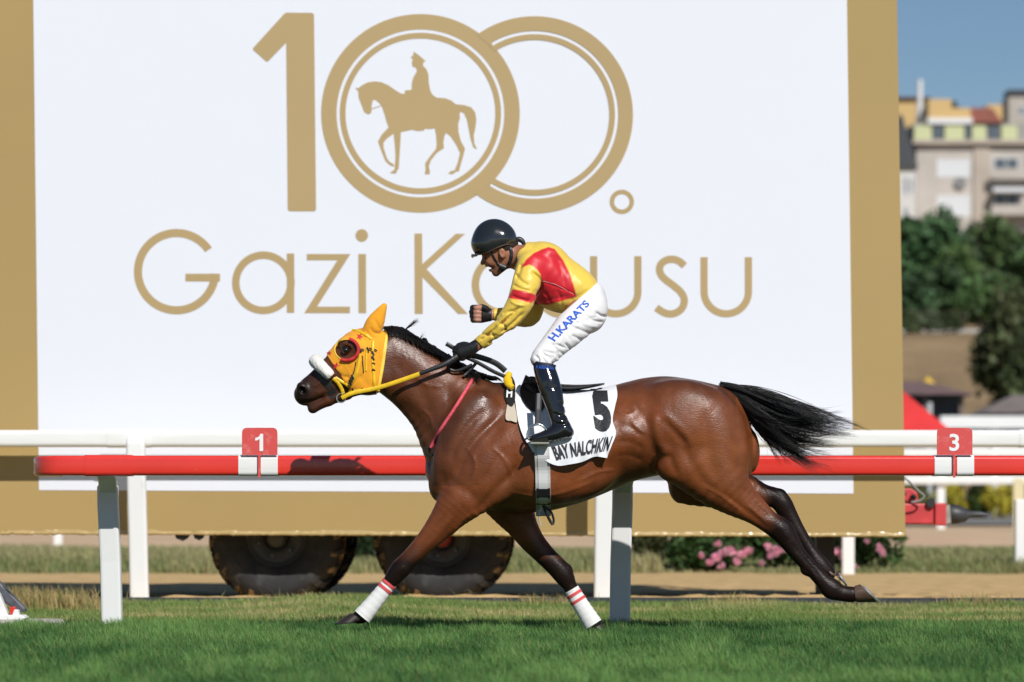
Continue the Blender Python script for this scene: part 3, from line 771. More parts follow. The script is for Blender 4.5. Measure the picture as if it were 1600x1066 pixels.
MB().tube(pts, 0.008, 8).build('brake_cable', mat('grey_cable', (0.25, 0.25, 0.26), 0.5), tr, smooth=True)
for px, py, r in ((1411, 772, .022), (1427, 777, .022), (1454, 786, .034)):
    c = W(px, py, dW - 0.01); MB().tube([(c[0], dW - 0.035, c[2]), (c[0], dW + .02, c[2])], r, 10).build('bolt', M_black, tr, smooth=True)
settle(tr)
for w_ in [c for c in tr.children if c.name.startswith('wheel')]:
    w_.matrix_parent_inverse = Matrix.Translation(tr.location).inverted()
# ------------------------------------------------------------------ background: shrubs, fences, pavilion, trees, houses
def cards(c, R, n, size, base, jit=0.35, flat=0.0, shell=0.55, lumps=14, lump_r=0.45):
    """leaf quads in clumps through an ellipsoidal crown; returns V, F, colours"""
    c = np.array(c, float); R = np.array(R, float)
    L = rng.normal(size=(lumps, 3)); L /= np.linalg.norm(L, axis=1)[:, None]; L *= rng.uniform(0.25, 0.85, (lumps, 1))
    k = rng.integers(0, lumps, n); o = rng.normal(size=(n, 3)); o /= np.linalg.norm(o, axis=1)[:, None]
    o *= lump_r * rng.uniform(shell, 1.0, (n, 1)) * rng.uniform(0.7, 1.25, lumps)[k][:, None]
    P = c + (L[k] + o) * R
    a = rng.normal(size=(n, 3)); a /= np.linalg.norm(a, axis=1)[:, None]
    b = np.cross(a, rng.normal(size=(n, 3))); b /= np.linalg.norm(b, axis=1)[:, None]
    sz = size * rng.uniform(0.6, 1.4, (n, 1)); a *= sz; b *= sz * 0.5
    V = np.stack([P - a, P + b, P + a, P - b], 1).reshape(-1, 3)
    q = np.arange(n * 4).reshape(n, 4)
    tint = rng.uniform(1 - jit, 1 + jit, lumps)[k] * rng.uniform(0.8, 1.2, n)
    cc = np.array(base)[None] * tint[:, None] * rng.uniform(0.93, 1.07, (n, 3))
    return V, q, np.repeat(cc, 4, axis=0)
M_leaf = mat('leaf', (0.05, 0.09, 0.03), 0.6, spec=0.25, attr='col', trans=0.2)
M_petal = mat('petal', (0.75, 0.25, 0.42), 0.7, attr='col', trans=0.3)
M_bark = mat('bark', (0.10, 0.075, 0.05), 0.9, nscale=6, namp=0.4, bump=0.02, bscale=10)

def shrub(name, px, pyb, d, rw, h, base, n, size, label, cat, group=None, flowers=None):
    s = FOC / d; x = (px - 800) / s; z0 = EYE + (795 - pyb) / s
    r = empty(name, (x, d, z0)); tag(r, label, cat, group)
    V, q, c = cards((x, d, z0 + h * 0.5), (rw, rw * 0.7, h * 0.55), n, size, base)
    V[:, 2] = np.maximum(V[:, 2], z0 - 0.03)
    link('foliage', mesh_np('foliage', V, q, False, c), M_leaf, r)
    mb = MB()
    for k in range(5): mb.tube([(x + .04 * k - .08, d, z0 - 0.1), (x + (k - 2) * rw * .25, d + .1 * (k % 2), z0 + h * 0.6)], [0.02, 0.008], 5)
    mb.build('stem', M_bark, r)
    for fx, fy, fr in (flowers or []):
        c0 = W(fx, fy, d - rw * 0.72); V, q, c = cards(c0, (fr / s, fr / s * .6, fr / s), 130, 0.024, (0.86, 0.46, 0.58), 0.15, lumps=6)
        link('blossom', mesh_np('blossom', V, q, False, c), M_petal, r)
    settle(r)
G_ole = (0.040, 0.080, 0.022)
shrub('oleander', 1112, 899, 37.3, 0.50, 0.85, G_ole, 4200, 0.05, 'dark oleander shrub with a big cluster of pink blossom behind the horse\'s hind legs', 'shrub', 'oleanders beyond the sand', [(1118, 872, 8), (1130, 862, 7), (1146, 862, 8), (1160, 867, 8), (1170, 860, 5), (1126, 884, 5), (1110, 880, 6), (1122, 850, 4), (1152, 876, 5), (1096, 868, 3)])
shrub('oleander', 1224, 899, 37.6, 0.46, 0.85, G_ole, 3800, 0.05, 'dark oleander shrub partly hidden by the horse\'s hind hooves', 'shrub', 'oleanders beyond the sand', [(1200, 856, 7), (1212, 862, 7), (1224, 858, 6), (1205, 868, 5), (1262, 876, 4), (1190, 880, 3)])
shrub('oleander', 1345, 899, 37.5, 0.36, 0.85, G_ole, 3000, 0.05, 'dark oleander shrub at the right end, behind the white stake and chain', 'shrub', 'oleanders beyond the sand', [(1309, 860, 6), (1316, 870, 5), (1374, 856, 6), (1380, 864, 4), (1335, 888, 4), (1356, 846, 3)])
shrub('oleander', 1025, 897, 41, 0.34, 0.6, (0.09, 0.10, 0.035), 1200, 0.05, 'pale olive shrub just right of the rail post under the horse', 'shrub', 'oleanders beyond the sand')
shrub('low_shrub', 566, 897, 39, 0.22, 0.55, (0.03, 0.05, 0.02), 1100, 0.045, 'small dark shrub seen between the two trailer tyres', 'shrub')
Y_h = (0.40, 0.34, 0.035)
for px, w, col, lab in ((1430, 0.62, (0.16, 0.17, 0.03), 'olive clipped bush next to the drawbar'), (1488, 0.66, Y_h, 'yellow clipped bush left of centre in the far hedge'),
                        (1562, 0.72, Y_h, 'larger yellow clipped bush at the right of the far hedge'), (1526, 0.34, (0.05, 0.08, 0.02), 'narrow dark green bush between the two yellow bushes'),
                        (1645, 0.7, (0.06, 0.09, 0.02), 'dark green bush beyond the right edge')):
    shrub('hedge_bush', px, 812, 86, w, 0.85, col, 1500, 0.06, lab, 'bush', 'clipped bushes of the far hedge')

def fence_two_bar():
    d = 75; s = FOC / d; X = lambda p: (p - 800) / s; Z = lambda p: EYE + (795 - p) / s
    r = empty('white_fence', (X(1500), d, 0.2)); tag(r, 'far white two bar fence in front of the yellow bushes', 'fence')
    for a, b in ((701, 714), (743, 757)):
        sweep([(X(1000), d, (Z(a) + Z(b)) / 2), (X(1800), d, (Z(a) + Z(b)) / 2)], rr_profile((Z(a) - Z(b)) / 2, 0.05, 0.03)).build('bar', M_white_pl, r)
    for px in (1040, 1255, 1471, 1687):
        MB().box(X(px) - .085, X(px) + .085, d + .055, d + .16, 0.05, Z(703)).build('post', M_white_post, r, bevel=.01)
    settle(r)
fence_two_bar()
d = 73; s = FOC / d; X = lambda p: (p - 800) / s; Z = lambda p: EYE + (795 - p) / s
MB().box(X(1584), X(1601), d, d + 0.1, 0.1, Z(752)).prism([(X(1584), Z(752)), (X(1601), Z(752)), (X(1598), Z(748)), (X(1587), Z(748))], d, d + .1).build('marker_board', mat('cream_paint', (0.66, 0.58, 0.36), 0.6, nscale=3, namp=0.1))
tag(bpy.data.objects['marker_board'], 'cream marker board at the right edge in front of the hedge', 'marker')

def tent():
    d = 60; s = FOC / d; X = lambda p: (p - 800) / s; Z = lambda p: EYE + (795 - p) / s
    r = empty('canopy_tent', (X(1350), d + 1, 0.2)); tag(r, 'red pitched canopy tent sticking out right of the billboard', 'tent')
    xa, xb, za, zb = X(1275), X(1490), Z(676), Z(590); xm = (xa + xb) / 2; d1 = d + (xb - xa); dm = (d + d1) / 2
    xt = X(1398)
    m = mat('red_canvas', (0.62, 0.03, 0.03), 0.6, nscale=2, namp=0.1)
    MB().add([(xa, d, za), (xb, d, za), (xb, d1, za), (xa, d1, za), (2 * xm - xt, dm - .2, zb), (xt, dm - .2, zb), (xt, dm + .2, zb), (2 * xm - xt, dm + .2, zb)],
             [(0, 1, 5, 4), (1, 2, 6, 5), (2, 3, 7, 6), (3, 0, 4, 7), (4, 5, 6, 7), (0, 3, 2, 1)]).build('canopy', m, r)
    vb = za - .10
    MB().box(xa, xb, d - .012, d - .002, vb, za).box(xb + .002, xb + .012, d, d1, vb, za).build('valance', m, r)
    for xx, dd in ((xa + .03, d + .03), (X(1330), d + .03), (X(1330), d1 - .03), (xa + .03, d1 - .03)):
        MB().box(xx - .03, xx + .03, dd - .03, dd + .03, 0.1, za - 0.004).build('pole', M_white_post, r)
    settle(r)
tent()
def gantry():
    d = 96; s = FOC / d; X = lambda p: (p - 800) / s; Z = lambda p: EYE + (795 - p) / s
    r = empty('white_stand', (X(1540), d, 0.4)); tag(r, 'far white railed platform with posts left of the right edge', 'platform')
    MB().box(X(1470), X(1720), d, d + .12, Z(669), Z(650)).build('beam', M_white_pl, r)
    MB().box(X(1496), X(1720), d + .3, d + .36, Z(702), Z(674)).build('panel', mat('pale_panel', (0.58, 0.58, 0.55), 0.6), r)
    for px in (1474, 1556, 1640): MB().box(X(px - 5), X(px + 5), d + .13, d + .29, 0.3, Z(651)).build('post', M_white_post, r)
    MB().box(X(1477), X(1484), d + 4, d + 4.2, 0.3, Z(622)).build('pole', mat('grey_pole', (0.45, 0.46, 0.47), 0.5), r)
    settle(r)
gantry()
def pavilion(px0, px1, ye, yt, d, roofc, label):
    s = FOC / d; X = lambda p: (p - 800) / s; Z = lambda p: EYE + (795 - p) / s
    r = empty('pavilion', (X((px0 + px1) / 2), d, 0.5)); tag(r, label, 'building', 'low roofs behind the tent')
    m = mat('roof_tile', roofc, 0.8, nscale=2, namp=0.2)
    x0, x1 = X(px0), X(px1); dp = 5.0
    MB().add([(x0 - .3, d - .4, Z(ye)), (x1 + .3, d - .4, Z(ye)), (x1 + .3, d + dp, Z(ye)), (x0 - .3, d + dp, Z(ye)), (x0 + 1, d + dp / 2, Z(yt) + .2), (x1 - 1, d + dp / 2, Z(yt) + .2)],
             [(0, 1, 5, 4), (1, 2, 5), (2, 3, 4, 5), (3, 0, 4), (0, 3, 2, 1)]).build('roof', m, r)
    MB().box(x0, x1, d + .6, d + dp - .4, 0.3, Z(ye) - .01).build('wall', mat('dark_wall', (0.07, 0.075, 0.08), 0.8, nscale=1, namp=0.3), r)
    for k in range(4):
        xx = x0 + (x1 - x0) * (k + .1) / 3.2; MB().box(xx - .07, xx + .07, d, d + .14, 0.3, Z(ye) - .005).build('post', mat('post_brown', (0.16, 0.12, 0.1), 0.7), r)
    settle(r)
pavilion(1330, 1508, 617, 602, 118, (0.17, 0.105, 0.10), 'low dark pavilion with purplish roof above the red tent')
pavilion(1548, 1720, 646, 624, 112, (0.20, 0.165, 0.15), 'low grey brown roofed pavilion at the right edge')
def parasol():
    d = 122; s = FOC / d; X = lambda p: (p - 800) / s; Z = lambda p: EYE + (795 - p) / s
    r = empty('parasol', (X(1450), d, 0.5)); tag(r, 'small yellow parasol above the purplish roof', 'parasol')
    mb = MB(); n = 10; V = [(X(1450), d, Z(588))]; Fs = []
    for k in range(n):
        a = 2 * math.pi * k / n; V.append((X(1450) + .34 * math.cos(a), d + .34 * math.sin(a), Z(604)))
    for k in range(n): Fs.append((0, 1 + k, 1 + (k + 1) % n))
    Fs.append(tuple(range(n, 0, -1)))
    mb.add(V, Fs).build('canopy', mat('yellow_canvas', (0.65, 0.42, 0.05), 0.7), r)
    MB().tube([(X(1450), d, 0.3), (X(1450), d, Z(600))], .03, 6).build('pole', M_white_post, r); settle(r)
parasol()
# retaining wall
d = 218; s = FOC / d; X = lambda p: (p - 800) / s; Z = lambda p: EYE + (795 - p) / s
MB().box(X(1200), X(1700), d, d + .5, Z(560), Z(514)).build('retaining_wall', mat('grey_wall', (0.42, 0.40, 0.37), 0.9, nscale=.5, namp=.15)); tag(bpy.data.objects['retaining_wall'], 'grey retaining wall above the ochre slope', 'wall')

def tree(px, pyt, d, rw, col, n, label, crown_h=None, size=0.32):
    s = FOC / d; x = (px - 800) / s; zb = float(z_hill(np.array(x), np.array(float(d)))); zt = EYE + (795 - pyt) / s; h = zt - zb
    ch = crown_h or h * 0.82
    r = empty('tree', (x, d, zb)); tag(r, label, 'tree', 'trees on the hillside')
    V, q, c = cards((x, d, zt - ch * .5), (rw, rw, ch * .5), n, size, col, 0.4, lumps=26, lump_r=0.42, shell=0.3)
    link('crown', mesh_np('crown', V, q, False, c), M_leaf, r)
    mb = MB(); mb.tube([(x, d, zb - .4), (x + .1, d, zb + h * .3), (x - .1, d, zb + h * .75)], [.28, .2, .06], 8)
    for k in range(6):
        a = k * 1.1; z0 = zb + h * (.25 + .07 * k); mb.tube([(x, d, z0), (x + rw * .6 * math.cos(a), d + rw * .6 * math.sin(a), z0 + h * .22)], [.09, .03], 6)
    mb.build('trunk', M_bark, r, smooth=True); settle(r)
tree(1440, 318, 232, 2.7, (0.064, 0.128, 0.051), 5200, 'tall dark green tree close to the billboard\'s right edge')
tree(1395, 345, 236, 2.6, (0.048, 0.104, 0.048), 4200, 'dark tree half hidden behind the billboard edge')
tree(1498, 372, 228, 2.1, (0.104, 0.168, 0.056), 3600, 'lighter green tree in the middle of the hillside trees')
tree(1572, 336, 240, 2.4, (0.088, 0.136, 0.048), 4200, 'broad tree below the balconies, upper right')
tree(1625, 360, 236, 2.4, (0.072, 0.128, 0.048), 3200, 'dark tree cut by the right edge of the picture')
tree(1530, 420, 221, 1.9, (0.080, 0.144, 0.048), 3000, 'small round tree above the retaining wall')
tree(1580, 452, 168, 1.9, (0.080, 0.096, 0.040), 4200, 'olive brown tree standing in front of the ochre slope', size=0.26)
tree(1622, 480, 164, 1.8, (0.072, 0.096, 0.040), 3200, 'olive tree at the right edge in front of the slope', size=0.26)
tree(1470, 405, 224, 2.0, (0.070, 0.120, 0.050), 3600, 'leafy tree filling the gap beside the tall dark tree')
tree(1420, 430, 222, 1.9, (0.055, 0.105, 0.045), 3200, 'low leafy tree against the billboard edge above the wall')
tree(1555, 425, 222, 1.9, (0.075, 0.115, 0.045), 3200, 'low leafy tree above the wall, below the balconies')
tree(1535, 350, 246, 2.0, (0.085, 0.130, 0.060), 3200, 'pale green tree right under the beige block')
for px, py, d, c, lab in ((1425, 512, 216, (0.10, 0.13, 0.06), 'pale bush on the wall near the billboard'), (1455, 512, 216, (0.15, 0.19, 0.11), 'whitish green bush on the retaining wall'), (1490, 512, 216, (0.07, 0.10, 0.04), 'dark bush at the right part of the wall')):
    shrub('wall_bush', px, py + 10, d, 1.0, 1.5, c, 900, 0.14, lab, 'bush', 'bushes along the retaining wall')

M_facade = mat('facade_beige', (0.47, 0.43, 0.39), 0.85, nscale=.4, namp=.1)
M_facade2 = mat('facade_tan', (0.44, 0.38, 0.32), 0.85, nscale=.4, namp=.1)
M_pane = mat('pane', (0.10, 0.12, 0.14), 0.15, spec=0.6)
M_frame = mat('window_frame', (0.7, 0.7, 0.7), 0.6)
M_lime = mat('lime_panel', (0.52, 0.55, 0.30), 0.6)
M_ochre_w = mat('ochre_wall', (0.58, 0.40, 0.17), 0.8)
M_roof = mat('red_roof', (0.26, 0.09, 0.06), 0.85, nscale=1.5, namp=.2)
def house(px0, px1, pyt, d, depth, wallm, label):
    s = FOC / d; X = lambda p: (p - 800) / s; Z = lambda p: EYE + (795 - p) / s
    zb = float(z_hill(np.array(X(px0)), np.array(float(d)))) - 2
    r = empty('apartment_building', (X((px0 + px1) / 2), d, zb)); tag(r, label, 'building', 'houses on the hill')
    MB().box(X(px0), X(px1), d, d + depth, zb, Z(pyt)).build('wall', wallm, r)
    def window(a, b, c, e, pane=M_pane, fr=M_frame):
        f = MB()
        x0, x1, z0, z1 = X(a), X(b), Z(e), Z(c); t = 0.09
        f.box(x0, x1, d - .06, d + .01, z0, z0 + t).box(x0, x1, d - .06, d + .01, z1 - t, z1).box(x0, x0 + t, d - .06, d + .01, z0 + t, z1 - t).box(x1 - t, x1, d - .06, d + .01, z0 + t, z1 - t)
        f.box((x0 + x1) / 2 - .03, (x0 + x1) / 2 + .03, d - .055, d + .01, z0 + t, z1 - t)
        w = f.build('window', fr, r); MB().box(x0 + t, x1 - t, d - .02, d + .01, z0 + t, z1 - t).build('pane', pane, w); return w
    return r, X, Z, window
M_curtain = mat('pale_blind', (0.62, 0.64, 0.66), 0.6)
r, X, Z, window = house(1432, 1660, 222, 295, 12, M_facade, 'beige apartment block with pale blinds and a lime windowed attic')
for q in ((1464, 1516, 248, 277), (1464, 1516, 305, 338), (1464, 1516, 362, 392)): window(*q, pane=M_curtain)
MB().box(X(1521), X(1546), 294.8, 295.05, Z(420), Z(224)).build('pilaster', M_facade2, r)
for q in ((1552, 1592, 246, 278), (1552, 1592, 302, 334)): window(*q)
for k, y in enumerate((278, 334, 390)):
    MB().box(X(1546), X(1660), 293.6, 294.9, Z(y + 4), Z(y)).box(X(1546), X(1660), 293.6, 293.68, Z(y), Z(y - 12)).build('balcony', M_facade, r)
MB().box(X(1548), X(1600), 293.2, 294.9, Z(303), Z(296)).build('awning', M_curtain, r)
MB().box(X(1425), X(1660), 294.4, 307.5, Z(226), Z(219)).build('cornice', M_facade2, r)
MB().box(X(1427), X(1658), 295.6, 306, Z(219), Z(192)).build('attic_wall', mat('attic_grey', (0.3, 0.29, 0.27), .8), r)
for a, b in ((1429, 1456), (1477, 1507), (1520, 1541), (1566, 1590)):
    MB().box(X(a), X(b), 295.3, 295.59, Z(218), Z(196)).build('lime_window', M_lime, r)
for a, b in ((1460, 1474), (1510, 1518), (1546, 1562)):
    MB().box(X(a), X(b), 295.4, 295.59, Z(216), Z(197)).build('window', M_pane, r)
MB().box(X(1450), X(1520), 295.2, 298, Z(193), Z(184)).build('parapet', M_frame, r)
MB().box(X(1452), X(1518), 295.5, 299, Z(184), Z(168)).box(X(1452), X(1488), 295.5, 299, Z(168), Z(154)).build('terrace_wall', M_ochre_w, r)
MB().add([(X(1519), 295.2, Z(191)), (X(1568), 295.2, Z(191)), (X(1560), 299, Z(160)), (X(1522), 299, Z(160)), (X(1519), 303, Z(191)), (X(1568), 303, Z(191))], [(0, 1, 2, 3), (1, 5, 2), (0, 3, 4), (3, 2, 5, 4), (0, 4, 5, 1)]).build('roof', M_roof, r)
MB().box(X(1553), X(1578), 299.5, 302, Z(192), Z(154)).build('stair_tower', M_ochre_w, r)
MB().tube([(X(1497), 300, Z(168)), (X(1497), 300, Z(148))], .5, 10).box(X(1484), X(1512), 299.5, 301, Z(165), Z(157)).build('water_tank', M_black, r)
MB().tube([(X(1443), 298, Z(195)), (X(1444), 298, Z(118))], [.28, .2], 8).build('antenna', M_frame, r)
c = W(1500, 286, 294.8); MB().tube([(c[0], 294.75, c[2]), (c[0], 294.9, c[2])], .5, 12).build('satellite_dish', mat('dish', (0.2, 0.2, 0.2), .6), r)
settle(r)
r, X, Z, window = house(1385, 1431, 262, 289, 10, mat('facade_white', (0.6, 0.58, 0.55), .85), 'narrow pale house with dark gable beside the billboard')
for q in ((1411, 1420, 276, 303), (1421, 1429, 276, 303), (1411, 1420, 322, 345)): window(*q)
MB().add([(X(1380), 288.6, Z(262)), (X(1434), 288.6, Z(262)), (X(1408), 288.6, Z(178)), (X(1380), 299.5, Z(262)), (X(1434), 299.5, Z(262)), (X(1408), 299.5, Z(178))], [(0, 1, 2), (3, 5, 4), (0, 2, 5, 3), (1, 4, 5, 2), (0, 3, 4, 1)]).build('roof', mat('slate', (0.05, 0.055, 0.065), .7), r)
settle(r)
r, X, Z, window = house(1398, 1452, 152, 312, 9, M_ochre_w, 'ochre rooftop house rising behind the dark gable')
MB().add([(X(1394), 311.5, Z(153)), (X(1455), 311.5, Z(153)), (X(1455), 322, Z(153)), (X(1394), 322, Z(153)), (X(1425), 316, Z(143))], [(0, 1, 4), (1, 2, 4), (2, 3, 4), (3, 0, 4), (0, 3, 2, 1)]).build('roof', M_roof, r)
window(1434, 1447, 165, 185); settle(r)
r, X, Z, window = house(1576, 1720, 152, 318, 9, mat('facade_grey_beige', (0.42, 0.38, 0.33), .85), 'grey beige block rising behind the main block, upper right')
window(1590, 1602, 165, 182); MB().box(X(1580), X(1612), 320, 323, Z(152), Z(136)).build('water_tank', M_black, r); settle(r)

# foot of a folded barrier on a kerb stone, lower left
d = 20.75; s = FOC / d; X = lambda p: (p - 800) / s; Z = lambda p: EYE + (795 - p) / s
MB().box(X(-60), X(96), d - .12, d + .2, -0.1, Z(968)).build('kerb_stone', mat('concrete', (0.42, 0.39, 0.34), .9, nscale=9, namp=.25, bump=.004, bscale=40), bevel=0.03, seg=3)
tag(bpy.data.objects['kerb_stone'], 'rough concrete slab in the grass at the lower left', 'slab')
r = empty('barrier_foot', (X(0), d, Z(968))); tag(r, 'white plastic foot with grey sloping bar at the lower left corner', 'barrier')
MB().prism([(X(-50), Z(968.5)), (X(38), Z(968.5)), (X(42), Z(965.5)), (X(36), Z(961)), (X(-50), Z(959))], d - .06, d + .12).build('base', M_white_post, r, bevel=.006)
MB().prism([(X(-40), Z(962)), (X(14), Z(962)), (X(0), Z(928)), (X(-10), Z(915)), (X(-40), Z(900))], d - .03, d + .05).build('upright', M_white_post, r, bevel=.006)
MB().prism([(X(20), Z(963)), (X(32), Z(963)), (X(30), Z(953)), (X(24), Z(952))], d - .05, d + .02).build('lug', M_white_post, r, bevel=.004)
MB().prism([(X(-30), Z(895)), (X(-6), Z(907)), (X(38), Z(952)), (X(36), Z(957)), (X(28), Z(958)), (X(-30), Z(918))], d + .06, d + .15).build('bar', mat('grey_bar', (0.07, 0.075, 0.09), .5, nscale=20, namp=.3), r, bevel=.01)
MB().box(X(17), X(25), d - .045, d + .03, Z(960), Z(948)).build('pin', M_red, r, bevel=.004); settle(r)
# ------------------------------------------------------------------ the horse: one continuous skin
HF = Field((-1.25, HD - 0.44, -0.02), (2.02, HD + 0.42, 1.82), 0.007)
TS = np.array([  # px, top, bottom, half width
    (674, 722, 752, 24), (682, 700, 772, 42), (696, 676, 784, 56), (715, 654, 790, 66), (740, 628, 795, 72), (765, 610, 797, 76),
    (790, 598, 799, 79), (820, 604, 801, 84), (855, 609, 799, 90), (900, 611, 788, 93), (940, 607, 773, 91), (975, 598, 758, 86),
    (1005, 591, 748, 84), (1040, 588, 742, 84), (1075, 592, 745, 84), (1105, 598, 752, 78), (1132, 606, 758, 68), (1152, 620, 758, 54),
    (1166, 642, 752, 38), (1175, 672, 738, 20)], float)
TSd = catmull(TS, 8)
def torso():
    lo = J(640, 830, 0); hi = J(1200, 560, 0)
    sl, X, Y, Z = HF.block((lo[0], HD - 0.44, lo[2]), (hi[0], HD + 0.42, hi[2]))
    PX = 800 + X * S0
    xc = np.clip(PX, TSd[0, 0], TSd[-1, 0])
    f = lambda c: np.interp(xc, TSd[:, 0], TSd[:, c])
    zt = EYE + (795 - f(1)) / S0; zb = EYE + (795 - f(2)) / S0; w = f(3) / S0
    a = (zt - zb) / 2; zc = (zt + zb) / 2; u = (Z - zc)
    rel = np.clip(u / a, -1, 1)
    wither = np.exp(-((PX - 775) / 75) ** 2)
    narrow = 1 - (0.16 + 0.34 * wither) * np.clip(rel, 0, 1) ** 1.3 + 0.03 * np.exp(-((rel + 0.3) / 0.4) ** 2)
    we = w * narrow
    o = (PX - xc) / S0 + 0 * u
    g = ell_d(u + 0 * Y, (Y - HD) + 0 * u, o + 0 * Y, a + 0 * u, we + 0 * Y, np.minimum(a, we) * 0.6)
    HF.blend(sl, g, 0.0)
torso()
# neck and head
HF.chain([(600, 560, 0, 48, 25), (622, 573, 0, 50, 26), (655, 597, 0, 53, 29), (695, 630, 0, 64, 36), (728, 664, 0, 82, 50), (752, 690, 0, 92, 62)], 0.045)
HF.chain([(590, 556, 0, 46, 28), (566, 566, 0, 49, 31), (541, 580, 0, 40, 26), (518, 592, 0, 31, 20.5), (498, 604, 0, 25, 17.5), (484, 612, 0, 22, 17.5), (476, 617, 0, 17.5, 16.5)], 0.02)
for sd in (-1, 1):
    HF.ball(577, 592, sd * 0.066, 30, 26, 12, -15, 0.03)              # jowl
    HF.ball(548, 540, sd * 0.078, 17, 12, 9, 25, 0.025)               # brow over the eye
    HF.ball(520, 584, sd * 0.045, 30, 7, 7, 35, 0.02)                 # facial crest
    HF.ball(473, 607, sd * 0.042, 11, 9, 9, 50, 0.015)                # nostril wing
    HF.ball(472, 610, sd * 0.066, 6.5, 4.5, 7, 55, 0.006, carve=True)  # nostril
    HF.chain([(577, 524, sd * 0.045, 11, 9), (586, 505, sd * 0.055, 12, 8), (595, 488, sd * 0.062, 6.5, 5), (600.5, 478, sd * 0.064, 2.2, 2.2)], 0.015)  # ears
HF.chain([(512, 626, 0, 9, 12), (497, 633, 0, 8.5, 11), (489, 638, 0, 8.5, 10)], 0.012)      # lower lip, chin
HF.chain([(540, 612, 0, 14, 15), (515, 624, 0, 9, 12)], 0.02)
HF.stroke([(468, 628), (482, 628), (496, 624), (508, 619)], 0.012, 2.6)                      # mouth line
HF.stroke([(468, 628), (482, 628), (496, 624), (508, 619)], 0.012, 2.6, side=1)
# muscle masses on both sides
for sd in (-1, 1):
    HF.ball(728, 690, sd * 0.155, 44, 82, 26, 22, 0.05)      # shoulder
    HF.ball(768, 742, sd * 0.185, 46, 44, 26, 25, 0.045)     # triceps
    HF.ball(694, 752, sd * 0.085, 24, 34, 26, 10, 0.04)      # breast
    HF.ball(1075, 652, sd * 0.16, 82, 56, 40, 12, 0.06)      # croup
    HF.ball(1120, 700, sd * 0.165, 50, 78, 34, -8, 0.05)     # hamstrings
    HF.ball(1058, 715, sd * 0.185, 34, 40, 26, 30, 0.05)     # stifle
    HF.ball(880, 745, sd * 0.20, 80, 40, 34, -6, 0.06)       # ribs and belly
# legs: near fore, far fore, near hind, far hind
HF.chain([(745, 755, -0.165, 48, 26), (722, 780, -0.165, 37, 25), (704, 802, -0.16, 28, 21), (684, 826, -0.155, 21, 17), (660, 853, -0.15, 16, 13.5), (640, 874, -0.145, 14.5, 12.5),
          (626, 889, -0.14, 15.5, 13.5), (617, 900, -0.14, 13.5, 12), (607, 913, -0.14, 11, 9), (590, 934, -0.135, 9.5, 8), (574, 953, -0.13, 11, 9), (566, 962, -0.13, 12, 10), (559, 965, -0.13, 10, 9.5)], 0.03)
HF.chain([(790, 775, 0.14, 42, 26), (802, 797, 0.15, 34, 24), (815, 820, 0.15, 25, 20), (832, 846, 0.15, 19.5, 16), (853, 869, 0.15, 16.5, 14), (871, 887, 0.15, 16.5, 14), (882, 901, 0.15, 15.5, 13.5),
          (890, 915, 0.15, 11.5, 10), (904, 938, 0.15, 10, 8.5), (919, 962, 0.15, 11, 9), (926, 973, 0.15, 13, 10.5), (931, 981, 0.15, 11, 10)], 0.03)
HF.ball(889, 888, 0.15, 5, 8, 8, -30, 0.012)
HF.chain([(1098, 722, -0.16, 56, 36), (1128, 755, -0.16, 43, 31), (1152, 778, -0.155, 31, 23), (1178, 797, -0.15, 22, 17), (1202, 816, -0.145, 17.5, 14), (1222, 830, -0.14, 19, 13), (1234, 847, -0.14, 15.5, 11.5),
          (1247, 866, -0.135, 12.5, 10), (1268, 889, -0.13, 11.5, 9.5), (1286, 908, -0.13, 12.5, 10.5), (1299, 920, -0.13, 16.5, 13), (1315, 927, -0.13, 12.5, 11), (1331, 929, -0.13, 12.5, 11.5)], 0.03)
HF.ball(1229, 827, -0.14, 12, 8, 9, 60, 0.015)
HF.ball(1258, 893, -0.13, 9, 6, 6, 40, 0.012)
HF.chain([(1085, 735, 0.15, 58, 36), (1120, 752, 0.15, 44, 30), (1158, 765, 0.15, 30, 22), (1190, 774, 0.15, 19, 16), (1211, 778, 0.145, 16, 13), (1222, 787, 0.14, 16, 12), (1231, 803, 0.14, 14.5, 10.5),
          (1246, 830, 0.135, 12.5, 9), (1265, 860, 0.13, 11.5, 9), (1281, 884, 0.13, 15.5, 12), (1294, 895, 0.13, 12, 10.5)], 0.03)
HF.ball(1220, 771, 0.145, 9, 7, 8, 20, 0.012)
